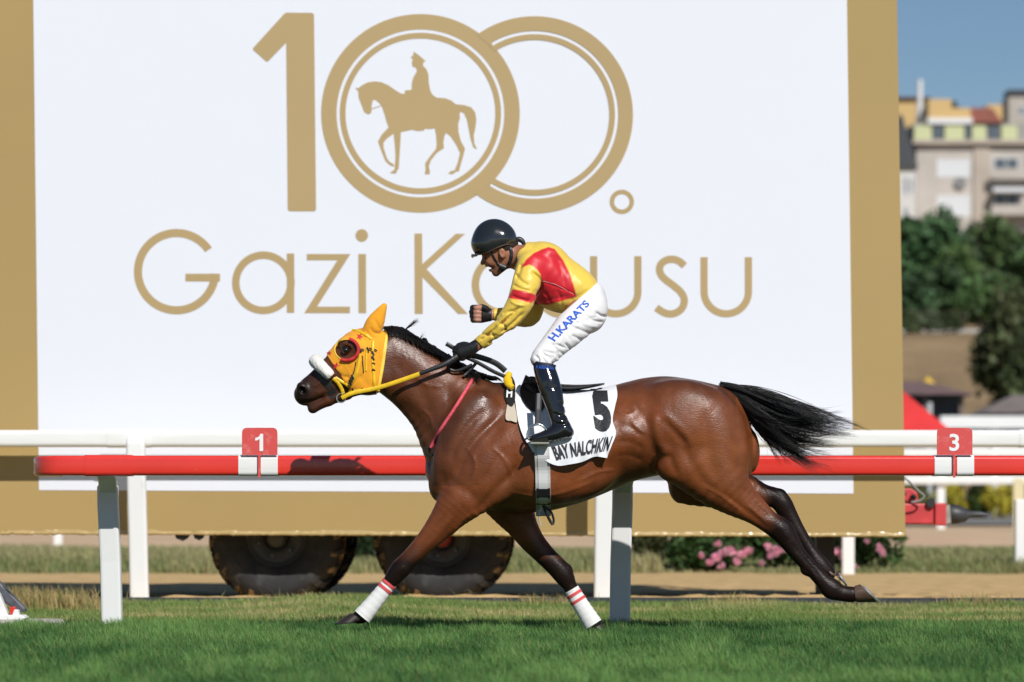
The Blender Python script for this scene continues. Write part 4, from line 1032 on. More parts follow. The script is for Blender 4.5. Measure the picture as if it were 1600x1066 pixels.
# anatomy drawn over the near side: grooves (+) and ridges (-)
for pts, amp, wd in (
    ([(622, 628), (648, 648), (668, 675), (684, 700)], 0.016, 9), ([(612, 560), (640, 590), (662, 620), (676, 660)], 0.010, 9),
    ([(640, 560), (670, 578), (700, 592), (735, 600)], -0.007, 12), ([(700, 600), (706, 640), (700, 680), (688, 712)], 0.014, 9),
    ([(725, 590), (715, 630), (712, 670), (700, 715)], -0.009, 13), ([(760, 640), (735, 662), (715, 690), (705, 722)], 0.013, 5.5),
    ([(785, 648), (762, 668), (742, 690), (722, 722), (712, 750)], 0.014, 5), ([(798, 665), (775, 690), (756, 716), (744, 745)], -0.007, 8),
    ([(808, 690), (790, 705), (772, 728), (758, 752)], 0.009, 5), ([(815, 720), (800, 742), (780, 760), (752, 790), (742, 802)], 0.020, 6),
    ([(700, 745), (715, 760), (735, 772), (748, 795)], 0.010, 6), ([(688, 735), (696, 760), (690, 782)], 0.008, 6),
    ([(712, 790), (690, 815), (668, 843), (648, 866)], 0.007, 4), ([(728, 792), (706, 820), (682, 848), (658, 874)], 0.006, 3.5),
    ([(790, 792), (820, 788), (850, 786), (890, 778)], -0.006, 9), ([(835, 740), (880, 748), (930, 740), (975, 720)], 0.006, 14),
    ([(870, 735), (866, 765), (860, 790)], 0.004, 6), ([(905, 735), (900, 760), (893, 782)], 0.004, 6), ([(940, 728), (934, 750), (926, 768)], 0.004, 6),
    ([(1002, 635), (1012, 660), (1018, 690), (1024, 712), (1015, 735)], 0.018, 8), ([(985, 640), (994, 630), (1005, 640), (1010, 660)], -0.008, 6),
    ([(1024, 645), (1022, 670), (1030, 695), (1046, 712)], -0.014, 8), ([(1030, 640), (1052, 662), (1072, 680), (1082, 700)], -0.008, 7),
    ([(1036, 655), (1056, 676), (1074, 696)], 0.009, 5), ([(1012, 742), (1028, 722), (1045, 714), (1052, 728), (1056, 742)], 0.012, 5),
    ([(1095, 640), (1104, 680), (1108, 720), (1118, 752)], 0.008, 9), ([(1140, 630), (1150, 670), (1152, 710), (1150, 745)], 0.006, 8),
    ([(1062, 690), (1078, 720), (1100, 752), (1125, 775)], 0.008, 7), ([(1130, 770), (1155, 790), (1185, 812), (1205, 826)], 0.007, 4),
    ([(1160, 762), (1180, 788), (1205, 812)], 0.009, 4), ([(1236, 848), (1258, 875), (1284, 905)], 0.006, 3), ([(1050, 605), (1085, 615), (1115, 640)], -0.005, 14),
    ([(960, 625), (975, 650), (980, 690), (972, 718)], -0.006, 10), ([(960, 660), (985, 668), (1003, 680)], 0.006, 4), ([(965, 690), (988, 692), (1006, 702)], 0.006, 4),
    ([(962, 712), (985, 712), (1004, 720)], 0.005, 4), ([(632, 885), (622, 896)], -0.004, 5), ([(1218, 820), (1232, 842)], -0.005, 5),
    ([(560, 585), (575, 602), (592, 606)], 0.005, 5)):
    HF.stroke(pts, amp * (0.6 if pts[0][0] < 830 else 0.75), wd * 1.1)
for pts in ([(742, 800), (722, 815), (706, 838), (690, 852)], [(800, 770), (840, 776), (880, 770), (930, 752)], [(770, 700), (790, 720), (800, 745)], [(730, 700), (742, 722), (738, 748), (726, 770)],
            [(1100, 760), (1128, 776), (1160, 800)], [(985, 655), (998, 672), (1010, 676)], [(960, 640), (980, 648), (996, 640)], [(905, 752), (935, 738), (960, 735)], [(660, 640), (672, 652), (676, 672)],
            [(650, 590), (668, 602), (690, 604)], [(745, 610), (760, 622), (776, 626)], [(1168, 790), (1186, 806), (1200, 822)], [(505, 588), (496, 600), (486, 604)], [(520, 606), (505, 612), (494, 616)]):
    HF.stroke(pts, -0.0045, 2.2)
# eye socket
for sd in (-1, 1): HF.ball(541, 547, sd * 0.108, 9, 7, 7, 20, 0.008, carve=True)

hv, hq = HF.mesh()
px, py = pix(hv); yo = hv[:, 1] - HD
bay = np.array([0.200, 0.056, 0.017]); dark = np.array([0.045, 0.020, 0.012]); black = np.array([0.006, 0.005, 0.0048])
n1 = fbm(px * 0.02, py * 0.02, 5); n2 = fbm(px * 0.07, py * 0.05, 9)
col = bay[None] * (0.55 + 0.75 * n1 + 0.25 * (n2 - .45))[:, None]
def mixc(c, target, t): return c * (1 - t[:, None]) + target[None] * t[:, None]
neckd = ramp(760 - px + 0.35 * (py - 600), 0, 150) * (py < 760)                   # darker neck and head
col = mixc(col, np.array([0.080, 0.027, 0.013]), 0.8 * neckd)
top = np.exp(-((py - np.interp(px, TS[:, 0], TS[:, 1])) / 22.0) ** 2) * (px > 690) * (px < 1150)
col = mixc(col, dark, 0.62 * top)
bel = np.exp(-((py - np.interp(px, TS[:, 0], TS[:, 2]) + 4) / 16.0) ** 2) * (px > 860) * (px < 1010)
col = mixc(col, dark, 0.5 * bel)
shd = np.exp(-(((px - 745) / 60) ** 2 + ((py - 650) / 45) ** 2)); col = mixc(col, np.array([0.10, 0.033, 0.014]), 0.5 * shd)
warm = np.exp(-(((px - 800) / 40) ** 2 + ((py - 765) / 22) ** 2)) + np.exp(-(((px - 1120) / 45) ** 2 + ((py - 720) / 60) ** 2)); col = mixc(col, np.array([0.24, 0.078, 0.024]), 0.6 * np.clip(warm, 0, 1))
crest = np.clip(1 - np.abs(py - np.interp(px, [600, 650, 700, 745, 790], [512, 532, 560, 585, 596])) / 16, 0, 1) * (px < 790) * (px > 598)
col = mixc(col, black, 0.85 * crest)
col = mixc(col, np.array([0.020, 0.013, 0.011]), ramp(-px, -512, -478) * 0.92 * (px < 520))   # muzzle
low_f = ramp(py + 12 * n2, 848, 886) * (px < 700) * (yo < 0.02)
low_ff = ramp(py + 12 * n2, 842, 884) * (px > 760) * (px < 960) * (yo > 0.02)
low_h = ramp(px * 0.8 + py * 0.6 + 14 * n2, 1190 * 0.8 + 806 * 0.6, 1219 * 0.8 + 832 * 0.6) * (px > 1150) * (yo < 0.02)
low_hf = ramp(px + 10 * n2, 1185, 1212) * (yo > 0.02)
for m_ in (low_f, low_ff, low_h, low_hf): col = mixc(col, black, 0.96 * m_)
nos = np.exp(-(((px - 474) / 8) ** 2 + ((py - 611) / 7) ** 2)) * (np.abs(yo) > 0.035); col = mixc(col, black * 0.6, np.clip(nos * 1.2, 0, 1))
M_coat = mat('bay_coat', bay, 0.42, spec=0.45, attr='col', nscale=18, namp=0.13, bump=0.0013, bscale=30, coat=0.0)
nt = M_coat.node_tree; nd = nt.nodes; P_ = nd['Principled BSDF']
tc_ = nd.new('ShaderNodeTexCoord'); mp_ = nd.new('ShaderNodeMapping'); mp_.inputs['Scale'].default_value = (1, 1, 0.35); nt.links.new(tc_.outputs['Object'], mp_.inputs[0])
rn_ = nd.new('ShaderNodeTexNoise'); rn_.inputs['Scale'].default_value = 11; rn_.inputs['Detail'].default_value = 7; rn_.inputs['Roughness'].default_value = .65; nt.links.new(mp_.outputs[0], rn_.inputs['Vector'])
rr_ = nd.new('ShaderNodeMapRange'); rr_.inputs[1].default_value = .32; rr_.inputs[2].default_value = .68; rr_.inputs[3].default_value = .25; rr_.inputs[4].default_value = .50
nt.links.new(rn_.outputs['Fac'], rr_.inputs[0]); nt.links.new(rr_.outputs[0], P_.inputs['Roughness'])
hn_ = nd.new('ShaderNodeTexNoise'); hn_.inputs['Scale'].default_value = 170; hn_.inputs['Detail'].default_value = 3
mp2_ = nd.new('ShaderNodeMapping'); mp2_.inputs['Scale'].default_value = (0.35, 1, 1); mp2_.inputs['Rotation'].default_value = (0, .5, 0); nt.links.new(tc_.outputs['Object'], mp2_.inputs[0]); nt.links.new(mp2_.outputs[0], hn_.inputs['Vector'])
hb_ = nd.new('ShaderNodeBump'); hb_.inputs['Distance'].default_value = .0017; nt.links.new(hn_.outputs['Fac'], hb_.inputs['Height'])
bw_ = nd.new('ShaderNodeRGBToBW'); at_ = [q for q in nd if q.type == 'ATTRIBUTE'][0]; nt.links.new(at_.outputs['Color'], bw_.inputs[0])
sm_ = nd.new('ShaderNodeMapRange'); sm_.inputs[1].default_value = .008; sm_.inputs[2].default_value = .04; sm_.inputs[3].default_value = .20; sm_.inputs[4].default_value = .42
nt.links.new(bw_.outputs[0], sm_.inputs[0]); nt.links.new(sm_.outputs[0], P_.inputs['Specular IOR Level'])
b0_ = [q for q in nd if q.type == 'BUMP' and q != hb_][0]; nt.links.new(b0_.outputs[0], hb_.inputs['Normal']); nt.links.new(hb_.outputs[0], P_.inputs['Normal'])
horse = empty('horse', (J(800, 985)[0], HD, 0)); tag(horse, 'galloping bay racehorse in a yellow hood with white front leg bandages', 'horse')
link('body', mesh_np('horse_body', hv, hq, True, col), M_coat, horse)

# eyes
M_eye = mat('horse_eye', (0.012, 0.008, 0.006), 0.08, spec=0.8)
for sd in (-1, 1):
    c = J(540.5, 547.5, sd * 0.088); V, Fs = lathe_y([(0.0001, -.024), (.012, -.021), (.020, -.013), (.024, 0), (.02, .013), (.0001, .02)], 18)
    link('eye', mesh_py('eye', [(v[0] + c[0], sd * -v[1] + c[1], v[2] + c[2]) for v in V], Fs, True), M_eye, horse)

# hooves with shoes
M_hoof = mat('hoof_horn', (0.030, 0.022, 0.018), 0.5, nscale=25, namp=0.35, stretch=(1, 1, 4), bump=0.001, bscale=60)
M_hoof_b = mat('brown_hoof_horn', (0.10, 0.058, 0.04), 0.5, nscale=25, namp=0.35, stretch=(1, 1, 4), bump=0.001, bscale=60)
M_shoe = mat('aluminium_shoe', (0.7, 0.68, 0.64), 0.35, metal=0.8)
def hoof(c0, v0, c1, v1, yo_, lat):
    mb = MB(); n = 20; rings = []
    for t in (0, 0.12, 0.5, 1.0):
        cx = c0[0] + (c1[0] - c0[0]) * t; cy = c0[1] + (c1[1] - c0[1]) * t; vx = v0[0] + (v1[0] - v0[0]) * t; vy = v0[1] + (v1[1] - v0[1]) * t
        if t == 0: vx, vy = vx * .9, vy * .9
        L = lat * (0.78 + 0.22 * t); ring = []
        for k in range(n):
            a = 2 * math.pi * k / n; ring.append(J(cx + vx * math.cos(a), cy + vy * math.cos(a), yo_ + L / S0 * math.sin(a)))
        rings.append(ring)
    V = [p for r_ in rings for p in r_]; Fs = []
    for i in range(3):
        for k in range(n): Fs.append((i * n + k, i * n + (k + 1) % n, (i + 1) * n + (k + 1) % n, (i + 1) * n + k))
    Fs += [tuple(range(n)), tuple(range(3 * n, 4 * n))]
    h_ = mb.add(V, Fs).build('hoof', M_hoof if c0[0] < 1000 else M_hoof_b, horse, smooth=True)
    dn = np.array([c1[0] - c0[0], c1[1] - c0[1]], float); dn /= np.linalg.norm(dn)
    pts = []
    for k in range(-8, 9):
        a = math.pi * k / 10.0 + (0 if True else 0); pts.append(J(c1[0] + v1[0] * .9 * math.cos(a) + dn[0] * 1.2, c1[1] + v1[1] * .9 * math.cos(a) + dn[1] * 1.2, yo_ + lat * .9 / S0 * math.sin(a)))
    MB().tube(pts, 0.007 if c0[0] > 1000 else .004, 6).build('shoe', M_shoe if c0[0] > 1000 else M_steel_dark, h_, smooth=True)
hoof((1336, 928.5), (1.5, 13), (1358, 927), (14, 14), -0.13, 16)
hoof((1297, 896), (-4, -11), (1315, 904), (7, 11), 0.13, 14)
hoof((557, 963.5), (-9, -6), (542, 973), (-19, 1.5), -0.13, 15)
hoof((931, 980), (10, -5), (941, 992), (18, -1), 0.15, 15)

# bandages
M_band = mat('white_bandage', (0.78, 0.77, 0.75), 0.85, spec=0.2, bump=0.002, bscale=60, stretch=(1, 1, 3), dirt=(0.5, 0.5, 0.38), dscale=14, dlo=0.62, dhi=0.85)
M_band_red = mat('red_bandage_stripe', (0.70, 0.085, 0.085), 0.8)
def bandage(pts, rs, yo_, stripes):
    P = catmull([(a, b) for a, b in pts], 8); R = np.interp(np.linspace(0, 1, len(P)), np.linspace(0, 1, len(rs)), rs)
    ripple = 0.35 * np.sin(np.arange(len(P)) * 2.1)
    b = MB().tube([J(q[0], q[1], yo_) for q in P], [((r + rp) / S0, (r * .86 + rp) / S0) for r, rp in zip(R, ripple)], 20).build('bandage', M_band, horse, smooth=True)
    n = len(P) - 1
    for t in stripes:
        pp = [P[int(n * t)] + (P[int(n * t) + 1] - P[int(n * t)]) * u for u in (0, 0.5, 1.0)]
        pp = [P[int(round(n * t))] + (P[n] - P[0]) / np.linalg.norm(P[n] - P[0]) * u for u in (-2.3, 2.3)]
        r = np.interp(t, np.linspace(0, 1, len(rs)), rs) + 0.7
        MB().tube([J(q[0], q[1], yo_) for q in pp], [(r / S0, r * .87 / S0)] * 2, 20).build('stripe', M_band_red, b, smooth=True)
bandage([(613, 906), (600, 922), (584, 942), (566, 963.5)], (11.5, 12, 13, 15), -0.136, (0.16, 0.30))
bandage([(893, 921), (903, 938), (915, 957), (927, 976)], (12, 12.5, 13.5, 15), 0.15, (0.18, 0.34))

# tail and mane: many tapered locks
M_hair = mat('black_hair', (0.010, 0.009, 0.0085), 0.38, spec=0.5)
def locks(name, curves, widths, parent, nseg=9, sides=3):
    C = np.array(curves); n = len(C); t = np.linspace(0, 1, nseg)
    B = ((1 - t) ** 3)[None, :, None] * C[:, 0:1] + (3 * t * (1 - t) ** 2)[None, :, None] * C[:, 1:2] + (3 * t ** 2 * (1 - t))[None, :, None] * C[:, 2:3] + (t ** 3)[None, :, None] * C[:, 3:4]
    T = np.gradient(B, axis=1); T /= np.linalg.norm(T, axis=2)[..., None] + 1e-9
    a = np.cross(T, np.array([0, 1, 0.0])); a /= np.linalg.norm(a, axis=2)[..., None] + 1e-9; b = np.cross(T, a)
    w = np.asarray(widths)[:, None] * (1 - 0.9 * t[None] ** 1.6)
    V = np.zeros((n, nseg, sides, 3))
    for k in range(sides):
        an = 2 * math.pi * k / sides; V[:, :, k] = B + (a * math.cos(an) + b * math.sin(an)) * w[..., None]
    base = (np.arange(n) * nseg * sides)[:, None, None, None]; i = (np.arange(nseg - 1) * sides)[None, :, None, None]; k = np.arange(sides)[None, None, :, None]; k2 = (k + 1) % sides
    q = np.concatenate([base + i + k, base + i + k2, base + i + sides + k2, base + i + sides + k], -1).reshape(-1, 4)
    return link(name, mesh_np(name, V.reshape(-1, 3), q), M_hair, parent)
C = []; Wd = []
FLOW = [  # root, two controls, tip of the main locks (photo pixels)
    ((1128, 603), (1190, 604), (1262, 652), (1338, 664), 3), ((1131, 605), (1190, 612), (1262, 668), (1330, 672), 3), ((1134, 607), (1190, 622), (1255, 690), (1336, 668), 3),
    ((1137, 609), (1188, 630), (1250, 702), (1326, 684), 3), ((1140, 611), (1188, 640), (1242, 706), (1318, 694), 3), ((1143, 614), (1186, 644), (1236, 712), (1310, 702), 2),
    ((1146, 618), (1184, 650), (1226, 716), (1302, 708), 2), ((1149, 622), (1184, 654), (1218, 704), (1286, 734), 2.5), ((1152, 627), (1182, 660), (1210, 708), (1296, 738), 2),
    ((1154, 631), (1180, 662), (1206, 700), (1262, 716), 2), ((1157, 637), (1180, 664), (1202, 690), (1232, 732), 1.2), ((1130, 604), (1185, 606), (1230, 628), (1284, 652), 2.5),
    ((1132, 605), (1186, 612), (1228, 640), (1274, 668), 3), ((1138, 609), (1180, 628), (1216, 660), (1262, 690), 3), ((1144, 614), (1178, 638), (1206, 672), (1246, 702), 3), ((1150, 624), (1178, 650), (1198, 676), (1228, 700), 2.5)]
tot = sum(f_[4] for f_ in FLOW)
for root, c1, c2, tip, wgt in FLOW:
    for cl in range(int(4.4 * wgt)):
        j = [rng.normal(0, q_, 2) for q_ in (2.5, 6, 7.5, 7)]; yl = rng.normal(0, 0.02); ys = rng.normal(0, 0.05); ln = rng.uniform(0.62, 1.10)
        wv = rng.normal(0, 5)
        for k in range(int(rng.integers(14, 40))):
            e = [rng.normal(0, q_, 2) for q_ in (1.6, 3.0, 3.0, 1.6 + 4.5 * (rng.random() < .3))]; l2 = ln * rng.uniform(0.82, 1.0)
            p0 = np.array(root) + j[0] + e[0]; p3 = p0 + (np.array(tip) + j[3] + e[3] - p0) * l2
            p1 = p0 + (np.array(c1) + j[1] * .6 + e[1] - p0) * l2; p2 = p0 + (np.array(c2) + j[2] + e[2] + np.array([0, wv]) - p0) * l2
            yk = rng.normal(0, 0.006)
            C.append([J(*p0, yl * .6 + yk), J(*p1, yl + .5 * ys + yk), J(*p2, yl + ys + yk), J(*p3, yl + 1.6 * ys + yk * .5)]); Wd.append(rng.uniform(0.0012, 0.0026))
for k in range(60):      # short hairs beside the dock
    C.append([J(1160 + rng.normal(0, 2), 646 + rng.normal(0, 3), -.02), J(1168, 660, -.03), J(1176, 672, -.03), J(1178 + rng.normal(0, 3), 690 + rng.normal(0, 6), -.03)]); Wd.append(.0016)
locks('tail', C, Wd, horse, 12)
C = []; Wd = []
cr = catmull([(603, 512), (622, 514), (642, 526), (668, 541), (695, 557), (722, 573), (748, 586), (772, 592)], 10)
for i in range(900):
    t = rng.random() ** 0.9; p = cr[min(int(t * (len(cr) - 1)), len(cr) - 1)]
    cl = math.sin(i // 14 * 2.399) ; sd = -1 if rng.random() < 0.6 else 1
    L = (9 + 8 * abs(cl)) * rng.uniform(0.6, 1.3) * (1.0 if t < 0.75 else 0.6)
    r0 = J(p[0] + rng.normal(0, 2), p[1] + 3, rng.normal(0, 0.012))
    up = 4 + 4 * max(cl, 0) * rng.random()
    C.append([r0, J(p[0] + 2, p[1] - up, sd * 0.015), J(p[0] + 6 + L * .3, p[1] - up * .5 + L * .2, sd * 0.04), J(p[0] + 8 + L * .7, p[1] + L * .5, sd * 0.055)]); Wd.append(rng.uniform(0.003, 0.0055))
for kx, ky, kr in ((612, 511, 7), (624, 515, 8), (637, 524, 8), (650, 529, 9), (662, 531, 10), (676, 542, 10), (688, 551, 9), (700, 556, 9), (712, 566, 9), (724, 573, 8)):
    for i in range(70):
        a = rng.uniform(0, 2 * math.pi); q_ = [(kx + kr * .8 * math.cos(a + t_) * rng.uniform(.0, 1), ky + 2 + kr * .6 * math.sin(a + t_) * rng.uniform(.0, 1)) for t_ in (0, .8, 1.6, 2.4)]
        C.append([J(q_[0][0], q_[0][1], rng.normal(-.012, .014)), J(*q_[1], rng.normal(-.02, .014)), J(*q_[2], rng.normal(-.02, .014)), J(*q_[3], rng.normal(-.012, .014))]); Wd.append(.0034)
for i in range(520):     # locks lying over the near side of the crest
    cl = i // 13; tcl = (cl * 0.618) % 1.0; p = cr[int(tcl * (len(cr) - 1) * .86)]; L = (6 + 11 * ((cl * .377) % 1.0)) * rng.uniform(.6, 1.15); dx = rng.normal(0, 2.2)
    yb = -0.03 - .05 * tcl
    C.append([J(p[0] + dx, p[1] - 1, -.01), J(p[0] + dx + 1, p[1] - 3, -.03), J(p[0] + dx + 5, p[1] + L * .4, yb - .02), J(p[0] + dx + 8 + rng.normal(0, 1.5), p[1] + L, yb - .03)]); Wd.append(rng.uniform(.002, .004))
for i in range(46):      # the flying tufts
    bx, by, tx, ty = ((632, 516, 652, 500), (672, 540, 690, 551), (655, 533, 660, 523))[0 if i < 26 else (1 if i < 38 else 2)]
    C.append([J(bx - 8, by + 8, 0), J(bx, by, 0), J((bx + tx) / 2 + rng.normal(0, 1.5), (by + ty) / 2 + rng.normal(0, 1), 0.005), J(tx + rng.normal(0, 2.5), ty + rng.normal(0, 2.5), 0.01)]); Wd.append(0.0028)
locks('mane', C, Wd, horse, 7)
settle(horse)

# ------------------------------------------------------------------ tack (things worn by the horse)
M_hood = mat('yellow_hood_cloth', (0.84, 0.36, 0.018), 0.75, spec=0.25, sheen=0.2, nscale=9, namp=0.08, bump=0.002, bscale=30)
M_hood_rim = mat('pale_yellow_binding', (0.85, 0.60, 0.06), 0.6)
M_yel = mat('yellow_strap', (0.82, 0.52, 0.02), 0.4, nscale=30, namp=0.12)
M_blk = mat('black_leather', (0.014, 0.014, 0.015), 0.42, bump=0.001, bscale=80)
M_chrome = mat('bright_steel', (0.7, 0.7, 0.7), 0.2, metal=1.0)
M_red_felt = mat('red_felt', (0.55, 0.025, 0.03), 0.7)
hood = empty('hood', J(560, 560)); tag(hood, 'yellow cloth hood with ear covers and red stars on the horse\'s head', 'hood')
hf = Field(J(505, 640, -0.3), J(625, 470, 0.3), 0.005)
gx, gy, gz = np.meshgrid(*hf.ax, indexing='ij')
base = HF.sample(gx, gy, gz) - 0.008
PXg = 800 + gx * FOC / gy; PYg = 795 - (gz - EYE) * FOC / gy
pl_front = ((516 - PXg) * 0.78 + (594 - PYg) * -0.0 + 0) / S0      # front edge, behind the sheepskin
fr = (-(PXg - 506) * 0.80 + (PYg - 548) * 0.52) / S0               # line (506,548)-(540,600)
bk = ((PXg - 604) * 0.985 + (PYg - 515) * 0.15) / S0               # line (604,515)-(590,612)
lowe = (PYg - 617 + (PXg - 590) * 0.02) / S0
f = np.maximum(np.maximum(base, fr), np.maximum(bk, lowe))
hole = np.sqrt(((PXg - 541) / 17.5) ** 2 + ((PYg - 546.5) / 15.5) ** 2) - 1
f = np.maximum(f, -(hole * 16 / S0) * np.where(np.abs(gy - HD) > 0.03, 1, 99) - np.where(np.abs(gy - HD) > 0.03, 0, 9))
hf.G = f.astype(np.float32)
for pts, amp, wd in (([(584, 528), (578, 545), (574, 566), (570, 592)], .004, 2.4), ([(592, 530), (590, 560), (584, 590)], .004, 2.6), ([(556, 560), (550, 578), (540, 594)], .005, 2.4), ([(566, 585), (552, 600), (542, 606)], .004, 2.2),
                     ([(578, 512), (584, 520), (596, 522)], .006, 2.4), ([(572, 516), (580, 526), (590, 530)], .004, 2.2), ([(585, 500), (590, 508), (594, 516)], .004, 2.2), ([(524, 580), (536, 588), (548, 590)], .004, 2.2), ([(530, 562), (524, 570), (522, 580)], .003, 2.2)):
    hf.stroke(pts, amp, wd)
V, q = hf.mesh(); link('hood_cloth', mesh_np('hood_cloth', V, q), M_hood, hood)
def on(field, pts, off=0.006, n=6):
    P = catmull(pts, n) if len(pts) > 2 else np.array(pts, float)
    return field.hit(P[:, 0], P[:, 1], off)
def strap(name, field, pts, w, m, parent, off=0.006, thick=0.003, n=6):
    Q = on(field, pts, off, n); return MB().tube(list(Q), [(w / 2 / S0, thick)] * len(Q), 8).build(name, m, parent, smooth=True)
HH = Field(J(440, 660, -0.3), J(640, 470, 0.3), 0.005); gx, gy, gz = np.meshgrid(*HH.ax, indexing='ij')
HH.G = np.minimum(HF.sample(gx, gy, gz), hf.sample(gx, gy, gz) * 1.0).astype(np.float32)
strap('binding', HH, [(604, 514), (601, 540), (597, 570), (592, 598), (590, 611)], 7, M_hood_rim, hood, 0.002)
strap('browband', HH, [(549, 516), (560, 518), (572, 524), (580, 530)], 4.5, M_yel, hood, 0.004)
# red blinker rim behind the eye opening and the yellow edge in front
rim = [(541 + 19 * math.cos(a), 546.5 + 17 * math.sin(a)) for a in np.linspace(-1.35, 2.0, 14)]
strap('blinker_cup', HH, rim, 6, M_red_felt, hood, 0.010, 0.010, 2)
rim = [(541 + 18 * math.cos(a), 546.5 + 16 * math.sin(a)) for a in np.linspace(2.0, 4.93, 14)]
strap('eye_binding', HH, rim, 2, M_hood_rim, hood, 0.004, 0.003, 2)
for sx, sy, sr, rt in ((525.5, 572, 6.5, 10), (562, 526, 6, 25), (514, 552, 4.5, 0)):
    star = [(sx + (sr if k % 2 == 0 else sr * .42) * math.sin(math.radians(36 * k + rt)), sy - (sr if k % 2 == 0 else sr * .42) * math.cos(math.radians(36 * k + rt))) for k in range(10)]
    Q = HH.hit(np.array([p[0] for p in star] + [sx]), np.array([p[1] for p in star] + [sy]), 0.004)
    Q2 = Q + np.array([0, 0.003, 0])
    MB().add(list(Q), [(k, (k + 1) % 10, 10) for k in range(10)]).build('star', M_red_felt, hood)
settle(hood)
br = empty('bridle', J(540, 610)); tag(br, 'yellow race bridle with white sheepskin noseband and reins', 'bridle')
M_fleece = mat('sheepskin', (0.84, 0.80, 0.74), 0.95, spec=0.1, sheen=0.5, bump=0.006, bscale=70)
# sheepskin roll over the nose
pts = []
ax0, ax1 = np.array([492.5, 564.0]), np.array([519.0, 590.0])
for k in range(15):
    t = -1 + 2 * k / 14; ang = t * 1.75
    e = math.cos(ang); p = ax0 + (ax1 - ax0) * (1 - max(e, -0.2)) / 1.2
    pts.append(J(p[0], p[1], 0.094 * math.sin(ang)))
mb = MB(); rr = [0.024 + 0.014 * math.sin(math.pi * min(max(k / 14, .12), .88)) for k in range(15)]
fl = mb.tube(pts, rr, 18).build('sheepskin_noseband', M_fleece, br, smooth=True)
sm = fl.modifiers.new('s', 'SUBSURF'); sm.levels = 1; sm.render_levels = 1
tx = bpy.data.textures.new('fleece', 'CLOUDS'); tx.noise_scale = 0.012; dm = fl.modifiers.new('d', 'DISPLACE'); dm.texture = tx; dm.strength = 0.010
strap('cheek_strap', HH, [(521, 591), (528, 598), (533, 606), (536, 614), (537, 621)], 5.5, M_yel, br, 0.010)
strap('cheek_strap', HH, [(583, 533), (582, 560), (584, 585), (585, 606)], 4.5, M_yel, br, 0.006)
strap('side_strap', HH, [(563, 548), (561, 566), (556, 585), (548, 600), (541, 606)], 4.5, M_yel, br, 0.006)
strap('side_strap', HH, [(573, 546), (572, 562), (572, 580)], 3, M_yel, br, 0.006)
strap('chin_strap', HH, [(524, 590), (535, 597), (545, 603)], 4.5, M_yel, br, 0.008)
strap('throat_strap', HH, [(545, 612), (560, 611), (575, 609), (590, 607)], 6, M_yel, br, 0.010)
strap('mouth_shield', HH, [(503, 580), (512, 592), (520, 606), (523, 622)], 21, mat('dark_shield', (0.02, 0.018, 0.018), .5), br, 0.001, 0.002)
for bx, by in ((552, 611), (567, 610), (585, 607), (547, 598), (549, 593), (551, 589), (563, 547), (575, 546), (583, 552), (583, 560)):
    strap('buckle', HH, [(bx - 1.6, by - 3.4), (bx + 1.6, by + 3.4)], 3, M_blk, br, 0.013)
for pts in ([(566, 556), (567, 570), (568, 583)], [(556, 566), (554, 578), (550, 588)]):
    strap('strap_slot', HH, pts, 1.8, M_blk, br, 0.003, 0.0015)
strap('jaw_strap', HH, [(538, 620), (555, 617), (572, 615), (588, 613)], 3.2, M_blk, br, 0.010)
for bx, by in ((560, 550), (567, 546), (579, 545), (587, 547), (584, 568), (584, 578), (541, 606), (528, 599), (596, 606)):
    strap('buckle', HH, [(bx - 2.2, by - 1.2), (bx + 2.2, by + 1.2)], 2.2, M_blk, br, 0.012, .002)
for bx, by in ((538, 615), (556, 612), (579, 609), (545, 601)):
    strap('stud', HH, [(bx - 1.2, by), (bx + 1.2, by)], 2.4, M_chrome, br, 0.015, .002)
c = HH.hit(np.array([533.0]), np.array([622.0]), 0.012)[0]
ring = [c + np.array([.024 * math.cos(a), 0, .024 * math.sin(a)]) for a in np.linspace(0, 2 * math.pi, 20)]
MB().tube(ring, 0.0035, 6, cap=False).build('bit_ring', M_chrome, br, smooth=True)
q_ = [HH.hit(np.array([a]), np.array([b]), 0.012)[0] for a, b in ((533, 621), (545, 614))]
# reins: yellow grip then black to the hand
RE = [J(534, 622, -0.125), J(552, 614, -0.135), J(590, 606, -0.135), J(625, 595, -0.145), J(659, 583, -0.155)]
MB().tube(list(catmull(RE, 6)), [(3.3 / S0, 0.004)] * 25, 8).build('rein', M_yel, br, smooth=True)
RB = [J(656, 584, -0.156), J(675, 577, -0.155), J(695, 569, -0.15), J(716, 556, -0.135)]
MB().tube(list(catmull(RB, 6)), [(w_ / S0, 0.006) for w_ in np.linspace(3, 4.5, 19)], 8).build('rein_grip', M_blk, br, smooth=True)
for e in ((0.11, 1), ):
    RF = [J(534, 622, 0.125), J(590, 606, 0.135), J(659, 583, 0.15), J(718, 556, 0.0)]
    MB().tube(list(catmull(RF, 6)), [(3.3 / S0, 0.004)] * 19, 8).build('rein', M_yel, br, smooth=True)
# loose rein ends running back to the withers
for pts, w_ in (([(722, 556, -.13), (745, 566, -.11), (770, 580, -.09), (792, 590, -.07)], 3.0), ([(730, 553, -.1), (755, 560, -.06), (775, 568, -.04), (790, 580, -.03)], 4.5),
                ([(720, 560, -.09), (700, 572, -.1), (712, 580, -.1), (738, 570, -.1)], 2.5), ([(745, 566, -.09), (735, 578, -.09), (724, 588, -.1)], 2.5), ([(715, 548, -.11), (704, 541, -.1), (697, 537, -.1)], 3.5)):
    Q = catmull([J(*p) for p in pts], 6); MB().tube(list(Q), [(w_ / S0, 0.004)] * len(Q), 8).build('rein_loop', M_blk, br, smooth=True)
settle(br)
ns = empty('neck_strap', J(705, 645)); tag(ns, 'thin red rope strap round the base of the horse\'s neck', 'strap')
Q = on(HF, [(741, 588), (728, 610), (708, 642), (688, 672), (673, 699)], 0.008, 6)
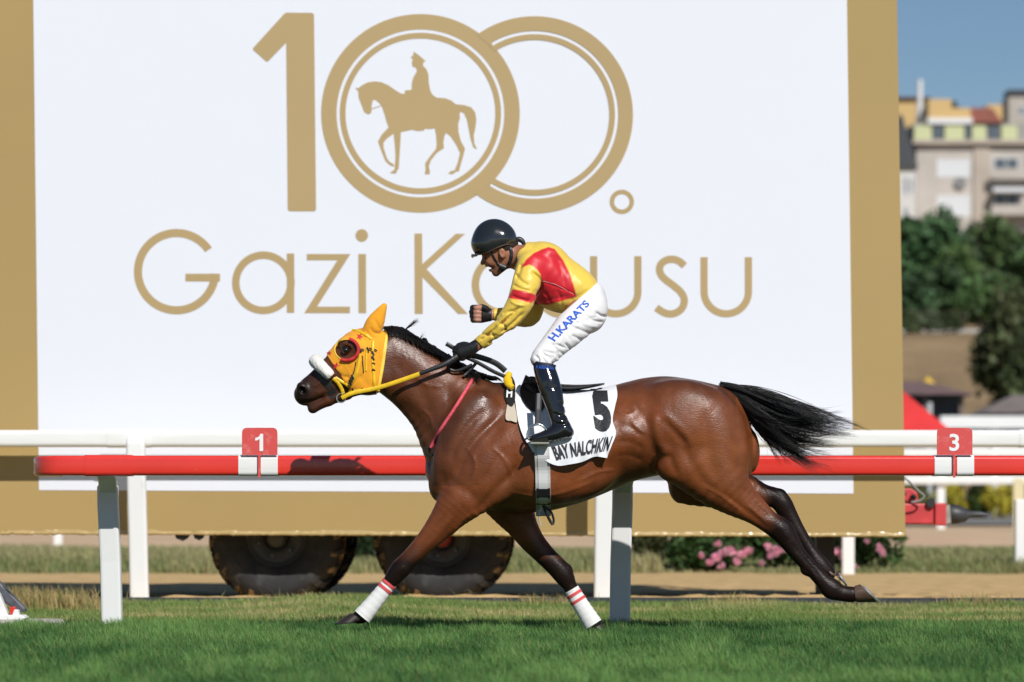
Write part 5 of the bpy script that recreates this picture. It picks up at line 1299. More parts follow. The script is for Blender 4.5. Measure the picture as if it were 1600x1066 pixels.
MB().tube(list(Q), 0.0095, 8).build('rope', mat('red_rope', (0.72, 0.09, 0.13), .7, nscale=90, namp=.25, bump=.003, bscale=120), ns, smooth=True)
c = HF.hit(np.array([673.0]), np.array([704.0]), 0.012)[0]
ring = [c + np.array([.02 * math.cos(a), 0, .026 * math.sin(a)]) for a in np.linspace(0, 2 * math.pi, 16)]
MB().tube(ring, 0.005, 6, cap=False).build('loop', M_blk, ns, smooth=True); settle(ns)

# saddle cloth: hangs over the back; y(x, z) is the body side, never tucking back in
xs_ = np.arange(J(770, 0)[0], J(985, 0)[0], 0.006); zs_ = np.arange(J(0, 592)[2], J(0, 760)[2], -0.006)
ys_ = np.arange(HD - 0.42, HD, 0.004)
XX, ZZ, YY = np.meshgrid(xs_, zs_, ys_, indexing='ij'); v_ = HF.sample(XX, YY, ZZ); ins = v_ < 0
yy = np.where(ins.any(-1), ys_[ins.argmax(-1)], HD - 0.002); CY = np.minimum.accumulate(yy, axis=1)
ztop = np.array([zs_[np.argmax(ins[i].any(-1))] for i in range(len(xs_))])
def cloth_y(x, z):
    i = np.clip((x - xs_[0]) / 0.006, 0, len(xs_) - 1.01); j = np.clip((zs_[0] - z) / 0.006, 0, len(zs_) - 1.01)
    i0 = i.astype(int); j0 = j.astype(int); a = i - i0; b = j - j0
    return CY[i0, j0] * (1 - a) * (1 - b) + CY[i0 + 1, j0] * a * (1 - b) + CY[i0, j0 + 1] * (1 - a) * b + CY[i0 + 1, j0 + 1] * a * b
def fold(x, z):
    pxx = 800 + x * S0; pyy = 795 - (z - EYE) * S0; low = ramp(pyy, 640, 725)
    return -0.011 * low * np.sin(pxx * 0.13 + 0.05 * pyy) - 0.008 * low * np.sin(pxx * 0.31 - pyy * 0.06) * ramp(pxx, 890, 940) - 0.004 * np.sin(pxx * .07 + pyy * .09) - 0.010 * ramp(pyy, 690, 730)
def coff(z): return 0.014 + 0.014 * ramp(795 - (z - EYE) * S0, 610, 700)
def cloth_pt(px_, py_, off):
    d_ = np.full(np.shape(px_), HD - 0.28)
    for _ in range(5):
        x = (px_ - 800) * d_ / FOC; z = EYE + (795 - py_) * d_ / FOC; d_ = cloth_y(x, z) + fold(x, z) - coff(z) - off
    return np.stack([x, d_, z], -1)
sc_ = empty('saddle_cloth', J(890, 660)); tag(sc_, 'white number cloth with black 5 hanging over the horse\'s side', 'saddle cloth')
M_cloth = mat('white_cloth', (0.80, 0.81, 0.84), 0.8, spec=0.2, bump=0.001, bscale=50)
M_ink = mat('black_print', (0.022, 0.022, 0.026), 0.6)
nu, nv = 60, 46; V = []
L_e = catmull([(800, 594), (804, 618), (807, 642), (811, 666), (819, 690), (832, 714)], 8); R_e = catmull([(962, 596), (964, 620), (960, 650), (957, 672), (962, 695), (955, 712), (948, 716)], 8)
B_e = catmull([(836, 706), (843, 720), (860, 728), (895, 726), (922, 722), (936, 714), (950, 716)], 8)
for side in (0, 1):
    for i in range(nu):
        u = i / (nu - 1)
        for j in range(nv):
            v = (j / (nv - 1)) ** 1.6
            yb = np.interp(u, np.linspace(0, 1, len(B_e)), B_e[:, 1]); t_ = v
            xl_ = np.interp(t_, np.linspace(0, 1, len(L_e)), L_e[:, 0]); xr_ = np.interp(t_, np.linspace(0, 1, len(R_e)), R_e[:, 0])
            d_ = HD - 0.26 * min(1, v * 2.5); pxx = xl_ + (xr_ - xl_) * u; x = (pxx - 800) * d_ / FOC
            zt_ = np.interp(x, xs_, ztop) + 0.007; zb_ = EYE + (795 - yb) * (HD - .28) / FOC
            z = zt_ + (zb_ - zt_) * v; xa, za = np.array(x), np.array(z)
            y = HD if j == 0 else min(float(cloth_y(xa, za)) + float(fold(xa, za)) - float(coff(za)), HD - 0.004)
            V.append((x, y if side == 0 else 2 * HD - y, z))
Fs = []
for side in (0, 1):
    for i in range(nu - 1):
        for j in range(nv - 1):
            o_ = side * nu * nv; Fs.append((o_ + i * nv + j, o_ + i * nv + j + 1, o_ + (i + 1) * nv + j + 1, o_ + (i + 1) * nv + j))
link('cloth', mesh_np('cloth', V, Fs), M_cloth, sc_)
def cloth_text(txt, quad, name, bold=0.0, off=0.006, sub=2, m=None, pt=cloth_pt, parent=None):
    """text stretched over a pixel quad: lower left, lower right, upper right, upper left"""
    V, Fs = text_mesh(txt, bold, 0, sub); u = V[:, 0] / V[:, 0].max(); v = V[:, 1]
    q = [np.array(p, float) for p in quad]
    P = np.outer((1 - u) * (1 - v), q[0]) + np.outer(u * (1 - v), q[1]) + np.outer(u * v, q[2]) + np.outer((1 - u) * v, q[3])
    return MB().add(list(pt(P[:, 0], P[:, 1], off)), Fs).build(name, m or M_ink, parent or sc_)
cloth_text('5', [(931, 674), (957, 674), (951, 610), (921, 610)], 'number', 0.065)
cloth_text('BAY NALCHKIN', [(870, 719), (950, 704), (958, 681), (861, 697)], 'name_print', 0.028)
settle(sc_)
sd_ = empty('saddle', J(860, 605)); tag(sd_, 'small black race saddle under the jockey', 'saddle')
Qs = [J(818, 594, 0), J(835, 600, 0), J(860, 604, 0), J(890, 606, 0), J(918, 604, 0), J(944, 600, 0)]
MB().tube(list(catmull(Qs, 6)), [(w_ / S0, l_) for w_, l_ in zip(np.interp(np.linspace(0, 1, 31), [0, .3, .6, 1], [9, 6, 5, 1.2]), np.interp(np.linspace(0, 1, 31), [0, .3, .6, 1], [.05, .11, .14, .10]))], 16).build('seat', M_blk, sd_, smooth=True)
for sg in (-1, 1):
    poly = catmull([(820, 592), (813, 606), (814, 620), (822, 634), (836, 644), (850, 638), (856, 615), (850, 596), (832, 588), (820, 592)], 5)
    P = cloth_pt(poly[:, 0], poly[:, 1], 0.010)
    c = cloth_pt(np.array([834.0]), np.array([615.0]), 0.014)
    A = np.concatenate([P, c, P + np.array([0, .008, 0])])
    if sg > 0: A[:, 1] = 2 * HD - A[:, 1]
    n = len(P); MB().add(list(A), [(k, (k + 1) % n, n) for k in range(n)] + [(k, (k + 1) % n, (k + 1) % n + n + 1, k + n + 1) for k in range(n)]).build('flap', M_blk, sd_)
P = cloth_pt(*catmull([(793, 630), (790, 654), (800, 658), (808, 659), (806, 640), (802, 628), (793, 630)], 4).T, -0.004)
n = len(P); MB().add(list(P) + list(P + np.array([0, .02, 0])), [tuple(range(n))] + [(k, (k + 1) % n, (k + 1) % n + n, k + n) for k in range(n)]).build('pad', mat('beige_pad', (0.55, 0.48, 0.38), .8), sd_)
P = cloth_pt(*catmull([(800, 588), (790, 600), (788, 618), (793, 630), (801, 634), (805, 622), (805, 600), (800, 588)], 4).T, 0.004)
n = len(P); MB().add(list(P) + list(P + np.array([0, .012, 0])), [tuple(range(n))] + [(k, (k + 1) % n, (k + 1) % n + n, k + n) for k in range(n)]).build('number_pad', M_blk, sd_)
cloth_text('H', [(791, 621), (800, 621), (801, 606), (792, 606)], 'pad_letter', 0.03, 0.006, 1, M_white_ink, parent=sd_)
Q = catmull([J(797, 583, -.05), J(793, 590, -.07), J(795, 600, -.10), J(801, 606, -.12)], 5)
MB().tube(list(Q), [(w_ / S0, .012) for w_ in np.interp(np.linspace(0, 1, 16), [0, .5, 1], [4, 7, 4])], 8).build('yellow_tie', M_yel, sd_, smooth=True)
M_web = mat('grey_webbing', (0.50, 0.49, 0.47), .7, nscale=40, namp=.12, stretch=(6, 1, 1), bump=.001, bscale=90)
gp = [(846, 690), (847, 712), (848, 735), (848.5, 760), (849, 782), (849, 797)]
Q = [cloth_pt(np.array([a]), np.array([b]), 0.008)[0] if b < 728 else None for a, b in gp]
QB = HF.hit(np.array([p[0] for p in gp], float), np.array([p[1] for p in gp], float), 0.012)
Q = [Q[i] if Q[i] is not None else QB[i] for i in range(len(gp))]
Q.append(np.array([Q[-1][0], HD - 0.1, J(0, 806)[2]])); Q.append(np.array([Q[-1][0], HD + 0.1, J(0, 806)[2]]))
Qc = catmull(Q, 5); lw = [11.5 / S0] * len(Qc)
def ribbon(name, Qc, hw_, m, parent, th=0.003):
    mb = MB(); V = []; Fs = []
    for p in Qc: V += [p + np.array([-hw_, 0, 0]), p + np.array([hw_, 0, 0]), p + np.array([hw_, th * 2, th]), p + np.array([-hw_, th * 2, th])]
    for i in range(len(Qc) - 1):
        for k in range(4): Fs.append((i * 4 + k, i * 4 + (k + 1) % 4, i * 4 + 4 + (k + 1) % 4, i * 4 + 4 + k))
    return mb.add(V, Fs).build(name, m, parent)
gi = ribbon('girth', Qc, 11.5 / S0, M_web, sd_)
ribbon('girth_edge', [p + np.array([0, -.004, 0]) for p in Qc[:26]], 7 / S0, mat('pale_webbing', (0.62, 0.62, 0.61), .7), gi)
QB = HF.hit(np.array([849.0, 849, 849]), np.array([764.0, 776, 789]), 0.020); ribbon('girth_buckle', list(QB), 10.5 / S0, M_blk, sd_)
for pts, w_, mm in (([(849, 790, -.19), (854, 803, -.18), (860, 815, -.17), (864, 820, -.17)], 2.2, M_blk), ([(852, 792, -.19), (861, 800, -.18), (865, 812, -.17), (864, 820, -.17)], 1.8, M_blk), ([(846, 792, -.19), (842, 806, -.17), (845, 822, -.16)], 1.2, M_web)):
    Qx = catmull([J(*p) for p in pts], 5); MB().tube(list(Qx), [(w_ / S0, .004)] * len(Qx), 6).build('strap_end', mm, sd_, smooth=True)
# stirrup
for sg in (-1, 1):
    yo_ = -0.375 if sg < 0 else 0.375
    Q = [J(842, 615, sg * .33), J(841, 640, sg * .36), J(840, 664, sg * .375)]
    MB().tube(Q, [(4.6 / S0, .004)] * 3, 6).build('stirrup_leather', mat('stirrup_leather', (0.03, 0.03, 0.032), .35), sd_)
    Q = [J(840 + 16 * math.cos(a), 682 + (19 if math.sin(a) < 0 else 8) * math.sin(a), yo_) for a in np.linspace(0.35, math.pi * 2 - 0.35 + .7, 28)]
    MB().tube(Q, 0.0065, 8).build('stirrup_iron', M_chrome, sd_, smooth=True)
    a, b = J(828, 690, yo_), J(858, 693, yo_)
    MB().box(a[0], b[0], a[1] - .05, a[1] + .05, b[2] - .006, b[2] + .006).build('stirrup_tread', mat('tread', (0.25, 0.25, 0.2), .6), sd_, bevel=.004)
settle(sd_)
# ------------------------------------------------------------------ the rider
LO, HI = J(700, 720, -0.46), J(965, 325, 0.46)
T_torso = [(916, 462, 0, 25, 42), (897, 453, 0, 36, 47), (870, 441, 0, 43, 51), (845, 420, 0, 37, 54), (824, 404, 0, 26, 38)]
A_near = [(834, 416, -0.13, 26, 22), (826, 436, -0.17, 24, 20), (818, 458, -0.195, 21.5, 18.5), (811, 476, -0.20, 20, 17), (793, 501, -0.19, 16.5, 15), (768, 523, -0.165, 13, 12), (747, 539, -0.135, 10.5, 9.5)]
A_far = [(832, 424, 0.13, 26, 22), (834, 450, 0.17, 22, 19), (832, 478, 0.18, 19, 17), (826, 494, 0.17, 17, 15), (804, 494, 0.14, 15, 13), (781, 492, 0.11, 11, 10), (772, 492, 0.10, 9.5, 9)]
def thigh(s): return [(916, 478, s * 0.07, 31, 28), (905, 497, s * 0.12, 30, 27), (884, 521, s * 0.18, 25, 23), (860, 546, s * 0.235, 20, 18.5), (846, 564, s * 0.27, 17.5, 16), (850, 580, s * 0.285, 14.5, 13.5)]
def shin(s): return [(850, 575, s * 0.285, 16, 14.5), (857, 598, s * 0.305, 17, 15.5), (864, 622, s * 0.32, 15.5, 14.5), (870, 645, s * 0.335, 13, 12.5), (876, 664, s * 0.345, 12.5, 11.5)]
def foot(s): return [(882, 671, s * 0.35, 13, 11), (868, 677, s * 0.355, 12, 11.5), (852, 682, s * 0.36, 8.5, 11.5), (838, 684.5, s * 0.365, 6, 10), (831, 685, s * 0.365, 4.5, 7)]
jk = empty('person', J(860, 600)); tag(jk, 'jockey in yellow and red silks, white breeches and black helmet, clenching a fist', 'person')

# ---- skin: one body under the clothes, head and hands showing
bf = Field(LO, HI, 0.006)
def limb(st, off): bf.chain(st, 0.02, off)
limb(T_torso, -0.018); limb(A_near, -0.014); limb(A_far, -0.014)
for s_ in (-1, 1): limb(thigh(s_), -0.016); limb(shin(s_), -0.014); limb(foot(s_), -0.012)
bf.chain([(822, 408, 0, 20, 22), (806, 402, 0, 19, 19), (792, 396, 0, 20, 20)], 0.03)
bf.ball(776, 379, 0, 27, 27, 23, 0, 0.02)                                    # skull
bf.ball(772, 400, 0, 17, 20, 18, 10, 0.025)                                  # face
bf.chain([(789, 408, 0, 12, 17), (781, 418, 0, 9, 13), (775, 426, 0, 6.5, 8)], 0.018)    # jaw, chin
bf.chain([(760, 399, 0, 4, 4), (756, 406, 0, 3.6, 3.6), (753.8, 411, 0, 3.6, 4.2)], 0.008)    # nose
bf.ball(758, 398, 0, 5, 4, 14, 0, 0.012)                                     # brow
for s_ in (-1, 1):
    bf.ball(761.5, 404, s_ * 0.030, 4, 3.5, 4.5, 20, 0.006, carve=True)
    bf.ball(764, 402.5, s_ * 0.030, 3.6, 3.6, 3.6, 0, 0.003)
    bf.ball(766, 410, s_ * 0.034, 7, 6, 5, 30, 0.014)                        # cheek
    bf.ball(784.5, 396, s_ * 0.074, 5.5, 9, 3.2, -12, 0.006); bf.ball(784.5, 396, s_ * 0.086, 3.0, 5.5, 2.2, -12, 0.003, carve=True)
bf.chain([(763, 415, -0.018, 2.5, 2), (760.5, 414.8, 0, 3, 3), (763, 415, 0.018, 2.5, 2)], 0.005, smooth=0)
bf.chain([(768, 422, -0.015, 2.6, 2), (766, 422, 0, 3.0, 3), (768, 422, 0.015, 2.6, 2)], 0.005, smooth=0)
bf.ball(765, 418.5, 0, 4.5, 1.8, 6, 30, 0.003, carve=True)
# near hand closed round the reins
def near_hand(F_, off=0.0):
    F_.chain([(748, 538, -0.135, 9, 8), (738, 544, -0.132, 9, 8.5), (727, 549, -0.128, 10.5, 8), (720, 551, -0.126, 10, 7.5)], 0.010, off)
    for k, (x_, y_) in enumerate(((714, 543), (712, 548.5), (713, 554), (716, 559))):
        L = (1.0, 1.08, 1.0, 0.82)[k]
        F_.chain([(x_ + 8, y_ + 1, -0.128, 3.6, 3.6), (x_, y_, -0.118, 3.5, 3.5), (x_ - 1.5 * L, y_ + 1, -0.095, 3.2, 3.2), (x_ + 6, y_ + 2, -0.080, 3, 3), (x_ + 11 * L, y_ + 1, -0.088, 2.6, 2.6)], 0.003, off, smooth=2)
    F_.chain([(735, 541, -0.11, 4.2, 4.2), (725, 538, -0.098, 3.8, 3.8), (716, 540, -0.090, 3.2, 3.2)], 0.006, off)
def far_fist(F_, off=0.0, fingers=True, tips=True):
    F_.chain([(772, 492, 0.10, 8.5, 7.5), (764, 492, 0.098, 10, 8), (754, 491, 0.095, 13, 8.5), (748, 491, 0.095, 13, 8)], 0.010, off)
    for k, (y_, L) in enumerate(((481, .95), (487.5, 1.05), (494, 1.0), (500, .85))):
        st = [(751, y_, 0.088, 3.9, 3.9), (737.5 + abs(k - 1.2) * 1.2, y_, 0.085, 4.1, 4.1), (738.5 + abs(k - 1.2) * 1.3, y_ + .3, 0.066, 3.8, 3.8), (744, y_ + .5, 0.048, 3.5, 3.5), (750.5 * L + (1 - L) * 745, y_ + .6, 0.050, 3.1, 3.1)]
        F_.chain(st if tips else st[:3], 0.003, off, smooth=2)
    F_.chain([(760, 483, 0.075, 4.5, 4.5), (751, 479.5, 0.060, 4.0, 4.0), (744, 481.5, 0.046, 3.4, 3.4)], 0.006, off)
near_hand(bf); far_fist(bf)
V, q = bf.mesh(); px, py = pix(V); yo = V[:, 1] - HD
sk = np.array([0.33, 0.135, 0.075]); c = np.tile(sk, (len(V), 1)) * (0.9 + 0.25 * fbm(px * .2, py * .2, 3))[:, None]
lips = np.exp(-(((px - 765) / 4) ** 2 + ((py - 418.5) / 5) ** 2)) * (px < 772); c = mixc(c, np.array([0.22, 0.06, 0.045]), np.clip(lips, 0, 1) * .7)
c = mixc(c, np.array([0.04, 0.025, 0.02]), np.clip(np.exp(-(((px - 759) / 5) ** 2 + ((py - 397.5) / 2.0) ** 2)) * (np.abs(yo) > .012), 0, 1) * .8)     # eyebrows
stub = ramp(py - (px - 760) * 0.2, 409, 418) * (px < 796) * (px > 758) * (py < 434); c = mixc(c, np.array([0.13, 0.07, 0.05]), .45 * stub)
hand = (px < 775) & (py > 470) & (py < 515); c[hand] = np.array([0.42, 0.20, 0.14])
link('body', mesh_np('person_body', V, q, True, c), mat('skin', sk, 0.5, spec=0.4, attr='col', bump=0.0006, bscale=120), jk)
M_eyew = mat('eye_white', (0.7, 0.68, 0.64), .2)
for s_ in (-1, 1):
    cc = J(762.3, 403, s_ * 0.031); V_, F_ = lathe_y([(0.0001, -.0085), (.006, -.006), (.0085, 0), (.006, .006), (.0001, .0085)], 12)
    e = link('eye', mesh_py('eye', [(v[0] + cc[0], v[1] + cc[1], v[2] + cc[2]) for v in V_], F_, True), M_eyew, jk)
    c2 = J(760.2, 403.2, s_ * 0.031); link('iris', mesh_py('iris', [(v[0] * .5 + c2[0], v[1] * .5 + c2[1], v[2] * .5 + c2[2]) for v in V_], F_, True), M_eye, e)
# hair below the helmet rim
hfld = Field(J(740, 430, -.14), J(830, 360, .14), 0.005); hfld.ball(784, 382, 0, 26, 26, 24.0, 0, .01)
gx, gy, gz = np.meshgrid(*hfld.ax, indexing='ij'); PXg = 800 + gx * FOC / gy; PYg = 795 - (gz - EYE) * FOC / gy
hfld.G = np.maximum(hfld.G, np.maximum((784 - PXg) / S0, (PYg - 400 - (PXg - 784) * .35) / S0)).astype(np.float32)
V, q = hfld.mesh(); link('hair', mesh_np('hair', V, q), mat('dark_hair', (0.02, 0.014, 0.01), .6, bump=.003, bscale=200), jk)

# ---- silks
sf = Field(J(725, 560, -0.34), J(960, 370, 0.34), 0.0048)
sf.chain(T_torso, 0.03); sf.chain(A_near, 0.018); sf.chain(A_far, 0.018)
sf.ball(905, 455, 0, 30, 24, 44, 30, 0.03); sf.ball(872, 470, 0, 34, 16, 40, 12, 0.03)      # blouse billowing at the waist
sf.ball(858, 400, 0, 30, 20, 46, 25, 0.03)
for pts, amp, wd in (([(838, 452), (832, 462), (822, 474)], .008, 3), ([(810, 480), (798, 495), (780, 508)], .008, 2.6), ([(818, 488), (800, 506), (782, 520)], .009, 2.6),
                     ([(795, 488), (780, 504), (762, 520)], -.005, 3), ([(800, 515), (780, 528), (762, 537)], .007, 2.4), ([(775, 512), (762, 524), (750, 532)], .006, 2.2),
                     ([(785, 505), (790, 515), (788, 524)], .006, 2.2), ([(768, 520), (772, 528), (770, 536)], .005, 2), ([(830, 425), (843, 436), (845, 450), (836, 464)], .010, 3.2),
                     ([(848, 440), (868, 448), (890, 456), (902, 464)], .005, 2.0), ([(842, 470), (862, 468), (890, 462)], .007, 4), ([(850, 455), (858, 468), (862, 480)], .005, 3),
                     ([(870, 452), (876, 466), (878, 480)], .005, 3), ([(890, 470), (905, 462), (922, 452)], .006, 3), ([(860, 395), (872, 410), (878, 430), (884, 448)], .006, 5),
                     ([(888, 410), (900, 430), (912, 448)], -.004, 6), ([(806, 428), (815, 440), (826, 446)], .005, 3), ([(802, 445), (815, 452), (828, 455)], .005, 2.5),
                     ([(800, 462), (815, 468), (828, 470)], .006, 2.4), ([(797, 470), (808, 476), (822, 478)], -.004, 2.5), ([(815, 412), (812, 425), (806, 438)], .006, 3)):
    sf.stroke(pts, amp * (1.5 if pts[0][0] < 835 else .8), wd * .8)
jr = np.random.default_rng(5)
for t in np.linspace(0.05, 0.9, 8):      # gathers across the forearm
    bx, by = 806 - 56 * t + jr.normal(0, 2), 484 + 50 * t + jr.normal(0, 2); L = jr.uniform(8, 19); ox = jr.normal(0, 6 - 3 * t); bx += ox * .68; by += ox * .73
    a = math.radians(137 + jr.normal(0, 20)); sf.stroke([(bx - L * math.cos(a), by - L * math.sin(a)), (bx + jr.normal(0, 1.5), by + jr.normal(0, 1.5)), (bx + L * math.cos(a), by + L * math.sin(a))], jr.uniform(.004, .008), jr.uniform(1.7, 2.6))
gx, gy, gz = np.meshgrid(*sf.ax, indexing='ij'); PXg = 800 + gx * FOC / gy; PYg = 795 - (gz - EYE) * FOC / gy
cutw = ((PXg - 932) * 0.66 + (PYg - 447) * 0.75) / S0                                  # waist line (935,447)-(893,483)
neckc = ((813 - PXg) * 0.9 + (398 - PYg) * 0.45) / S0 - np.where((PYg > 425) | (np.abs(gy - HD) > .10), 9, 0)
wr = np.maximum((749 - PXg) * .72 + (PYg - 538) * .69, -9 + 0 * PXg) / S0 - np.where(gy < HD - .02, 0, 9)
wr2 = (771 - PXg) / S0 - np.where((gy > HD + .05) & (PYg > 470), 0, 9)
sf.G = np.maximum.reduce([sf.G, cutw, neckc, wr, wr2]).astype(np.float32)
V, q = sf.mesh(); px, py = pix(V); yo = V[:, 1] - HD
ye, rd = np.array([0.80, 0.56, 0.085]), np.array([0.62, 0.016, 0.028])
panel = [(813.5, 419), (822, 406), (834, 395.6), (846, 390), (857, 386), (866.6, 389), (880, 407), (890, 427), (896, 445), (901, 463.5), (880, 470), (855, 477), (834, 475), (832, 466), (839, 456.6), (845, 447), (846, 437), (844, 428), (839, 421), (833, 416), (827, 413.7)]
arm = np.array([(836, 410), (826, 436), (818, 458), (811, 476)], float)
isarm_n = (yo < -0.115) & (px < 846 - np.abs(py - 437) * .18)
m_panel = soft_poly(px, py, panel)
band = soft_poly(px, py, [(801, 452), (820, 455), (839, 461.5), (830, 474), (812, 469), (794, 465.5)]) * (np.abs(yo) > 0.09)
c = np.tile(ye, (len(V), 1)); c = mixc(c, rd, np.maximum(m_panel, band))
silks = link('silks', mesh_np('silks', V, q, True, c), mat('racing_silk', ye, 0.42, spec=0.35, attr='col', nscale=14, namp=.05, sheen=.15, bump=.0007, bscale=60), jk)
Q = on(sf, [(846, 439), (866, 444), (884, 453), (901, 463)], 0.002, 5); MB().tube(list(Q), .0016, 5).build('seam', mat('seam', (0.75, 0.35, 0.33), .6), silks)

# ---- breeches
pf = Field(J(810, 605, -0.4), J(965, 430, 0.4), 0.005)
pf.chain([(922, 462, 0, 24, 42), (918, 478, 0, 31, 45), (912, 490, 0, 30, 44)], 0.03)
for s_ in (-1, 1): pf.chain(thigh(s_), 0.03); pf.ball(920, 490, s_ * .075, 27, 30, 24, 0, .03)
for pts, amp, wd in (([(930, 488), (940, 494), (947, 494)], .009, 2.6), ([(918, 496), (930, 502), (942, 503)], .006, 2.5), ([(906, 500), (920, 508), (936, 512)], -.005, 4), ([(898, 512), (912, 518), (926, 522)], .006, 3),
                     ([(893, 524), (905, 530), (916, 534)], .006, 2.6), ([(882, 536), (890, 544), (897, 548)], .009, 2.6), ([(872, 548), (882, 554), (890, 558)], .006, 2.5), ([(862, 538), (870, 548), (872, 562)], .005, 3),
                     ([(846, 548), (852, 556), (862, 562)], .006, 2.4), ([(836, 556), (842, 562), (840, 572)], .009, 2.4), ([(846, 554), (850, 564), (856, 570)], .008, 2.6), ([(862, 566), (868, 572), (872, 580)], .008, 2.4),
                     ([(880, 520), (876, 532), (868, 542)], -.004, 4), ([(828, 566), (836, 570), (842, 566)], .007, 2.2), ([(866, 556), (874, 566), (876, 576)], -.005, 2.6)):
    pf.stroke(pts, amp * 1.4, wd * .8)
jr = np.random.default_rng(11)
for k in range(26):      # fine creases running across the thigh and behind the knee
    t = jr.random(); bx, by = 912 - 62 * t + jr.normal(0, 9), 490 + 76 * t + jr.normal(0, 6); L = jr.uniform(5, 13); a = math.radians(jr.normal(22, 16))
    if in_poly(np.array(bx), np.array(by), [(855, 540), (928, 466), (905, 466), (845, 530)]): continue
    pf.stroke([(bx - L * math.cos(a), by - L * math.sin(a)), (bx, by + jr.normal(0, 1)), (bx + L * math.cos(a), by + L * math.sin(a))], jr.uniform(.002, .005), jr.uniform(1.3, 2.0))
gx, gy, gz = np.meshgrid(*pf.ax, indexing='ij'); PXg = 800 + gx * FOC / gy; PYg = 795 - (gz - EYE) * FOC / gy
pf.G = np.maximum.reduce([pf.G, -((PXg - 932) * 0.66 + (PYg - 447) * 0.75) / S0 - 0.012, (PYg - 572 - (PXg - 848) * .32 - 4 * np.sin(PXg * .5)) / S0]).astype(np.float32)
V, q = pf.mesh(); bre = link('breeches', mesh_np('breeches', V, q), mat('white_breeches', (0.78, 0.77, 0.78), .55, spec=.3, bump=.0007, bscale=60, dirt=(0.55, 0.54, 0.56), dscale=7, dlo=.6, dhi=.85), jk)
M_blue = mat('blue_print', (0.03, 0.13, 0.62), .6)
def pf_pt(a, b, off): return pf.hit(a, b, off)
cloth_text('H.KARATS', [(867, 534), (922, 476), (914, 468), (855, 527)], 'name_print', 0.03, 0.004, 2, M_blue, pf_pt, bre)

# ---- boots
M_boot = mat('patent_boot', (0.010, 0.010, 0.012), 0.10, spec=0.7, coat=0.6, bump=.0016, bscale=22)
for s_ in (-1, 1):
    of = Field(J(815, 700, min(0, s_ * .47)), J(910, 555, max(0, s_ * .47)), 0.005)
    of.chain(shin(s_), 0.012, 0.002); of.chain(foot(s_), 0.02, 0.003); of.ball(889, 676, s_ * .35, 8, 8, 9, 0, .012)
    if s_ < 0:
        for pts, amp, wd in (([(872, 628), (880, 634), (884, 632)], .006, 2.2), ([(866, 646), (876, 650), (886, 646)], .007, 2.4), ([(868, 656), (878, 658), (888, 654)], -.005, 2.4), ([(864, 660), (874, 664), (888, 662)], .006, 2), ([(852, 600), (862, 606), (872, 604)], .004, 3)):
            of.stroke(pts, amp, wd)
    gx, gy, gz = np.meshgrid(*of.ax, indexing='ij'); PXg = 800 + gx * FOC / gy; PYg = 795 - (gz - EYE) * FOC / gy
    of.G = np.maximum.reduce([of.G, (567 + (PXg - 848) * .12 - PYg) / S0, (PYg - 690.5) / S0]).astype(np.float32)
    V, q = of.mesh(); bo = link('boot', mesh_np('boot', V, q), M_boot, jk)
    if s_ < 0:
        P = [(834, 573), (842, 571.5), (850, 572), (860, 573.5), (867, 576)]
        Q = of.hit(np.array([p[0] for p in P], float), np.array([p[1] for p in P], float), .003); MB().tube(list(catmull(Q, 4)), [(5.5 / S0, .003)] * 17, 8).build('top_band', mat('navy_band', (0.008, 0.012, 0.03), .6), bo, smooth=True)
        cloth_text('KARATAS', [(838, 576), (865, 578), (865.5, 572.5), (838, 570)], 'band_print', .01, .009, 1, M_blue, lambda a, b, o: of.hit(a, b, o), bo)
        Q = of.hit(np.array([830.0, 845, 862, 878, 896]), np.array([688.0, 689, 689, 688, 684]), -.02)

# ---- helmet with rim, chin strap and rear tie
M_helm = mat('helmet_gloss', (0.016, 0.018, 0.020), 0.16, spec=0.6, coat=0.7, coat_rough=.05, nscale=4, namp=.2)
ef = Field(J(728, 412, -0.15), J(815, 335, 0.15), 0.004)
ef.ball(772, 376, 0, 34.5, 34, 30.5, -8, 0); ef.ball(760, 384, 0, 24, 20, 27, 20, .02); ef.ball(786, 374, 0, 20, 22, 28, 0, .02)
gx, gy, gz = np.meshgrid(*ef.ax, indexing='ij'); PXg = 800 + gx * FOC / gy; PYg = 795 - (gz - EYE) * FOC / gy
rimy = np.interp(PXg, [736, 750, 765, 778, 792, 808], [399.5, 399, 395, 388, 383.5, 384])
inner = ell_d(gx - J(774, 379)[0], gy - HD, gz - J(774, 379)[2], 29.5 / S0, 26 / S0, 29.5 / S0)
ef.G = np.maximum.reduce([ef.G, (PYg - rimy) / S0, -inner]).astype(np.float32)
V, q = ef.mesh(); hl = link('helmet', mesh_np('helmet', V, q), M_helm, jk)
Q = [ef.hit(np.array([a]), np.array([b]), .001)[0] for a, b in ((745, 397.5), (752, 397), (760, 395), (768, 391.5), (778, 386.6), (788, 383), (798, 382), (804, 382.3))]
MB().tube(list(catmull(Q, 4)), .0028, 6).build('rim', mat('rim_edge', (0.10, 0.05, 0.03), .5), hl, smooth=True)
pk = [(741, 396), (745, 400.5), (752, 401)]
MB().tube([J(743.5, 399, -.055), J(739.5, 399.5, -.03), J(738, 399.8, 0), J(739.5, 399.5, .03), J(743.5, 399, .055)], [(2.2 / S0, .012)] * 5, 8).build('peak', M_helm, hl, smooth=True)
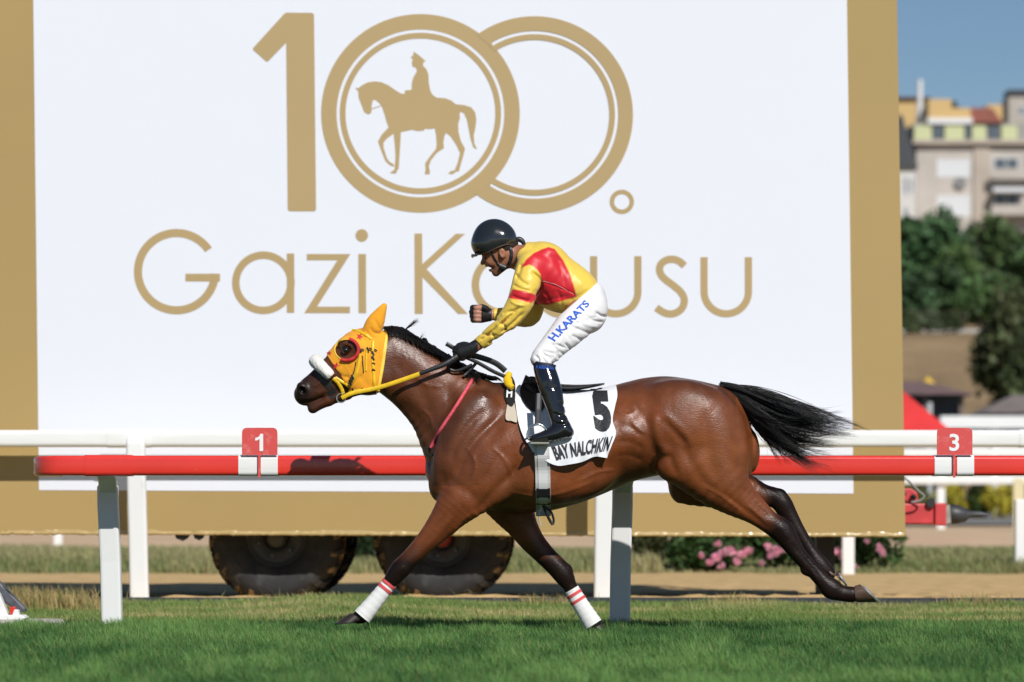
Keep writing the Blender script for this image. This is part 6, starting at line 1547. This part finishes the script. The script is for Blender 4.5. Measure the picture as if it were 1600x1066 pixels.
cs = on(bf, [(796, 386), (799, 396), (797, 408), (790, 417), (782, 423)], .004, 6); MB().tube(list(cs), [(3.0 / S0, .003)] * len(cs), 8).build('chin_strap', M_blk, hl, smooth=True)
cs = on(bf, [(768, 393), (773, 405), (780, 414), (786, 419)], .004, 6); MB().tube(list(cs), [(1.6 / S0, .003)] * len(cs), 6).build('chin_strap', M_blk, hl, smooth=True)
c0 = bf.hit(np.array([784.0]), np.array([418.0]), .006)[0]; MB().tube([c0 + np.array([-.012, 0, .008]), c0 + np.array([.02, 0, -.004])], [(.016, .008)] * 2, 10).build('chin_cup', M_blk, hl, smooth=True)
Q = catmull([J(803, 377, 0), J(810, 374, 0), J(817, 378, 0), J(819, 388, 0), J(813, 397, 0), J(806, 402, 0)], 6); MB().tube(list(Q), [(w_ / S0, .010) for w_ in np.interp(np.linspace(0, 1, 31), [0, .25, .6, 1], [2.5, 4.5, 2.5, 3.2])], 8).build('rear_tie', M_blk, hl, smooth=True)
Q = catmull([J(804, 381, -.02), J(805, 390, -.03), J(806, 398, -.03), J(800, 410, -.05)], 6); MB().tube(list(Q), [(2 / S0, .006)] * len(Q), 8).build('rear_tie', M_blk, hl, smooth=True)

# ---- gloves
gf = Field(J(700, 570, -.2), J(775, 520, -.04), .004); near_hand(gf, .0022)
gx, gy, gz = np.meshgrid(*gf.ax, indexing='ij'); PXg = 800 + gx * FOC / gy; gf.G = np.maximum(gf.G, (PXg - 747) / S0).astype(np.float32)
V, q = gf.mesh(); gl = link('glove', mesh_np('glove', V, q), M_blk, jk)
Q = gf.hit(np.array([735.0, 738]), np.array([541.0, 542]), .002); MB().tube(list(Q), .004, 8).build('stud', M_chrome, gl)
gf = Field(J(728, 515, 0), J(785, 465, .16), .004); far_fist(gf, .0026)
gx, gy, gz = np.meshgrid(*gf.ax, indexing='ij'); PXg = 800 + gx * FOC / gy; gf.G = np.maximum(gf.G, np.maximum((PXg - 768.5) / S0, -(gy - HD - 0.060 + np.where((PXg > 752) | (PXg < 740.5), .1, 0)))).astype(np.float32)
V, q = gf.mesh(); link('glove', mesh_np('glove', V, q), M_blk, jk)
settle(jk)
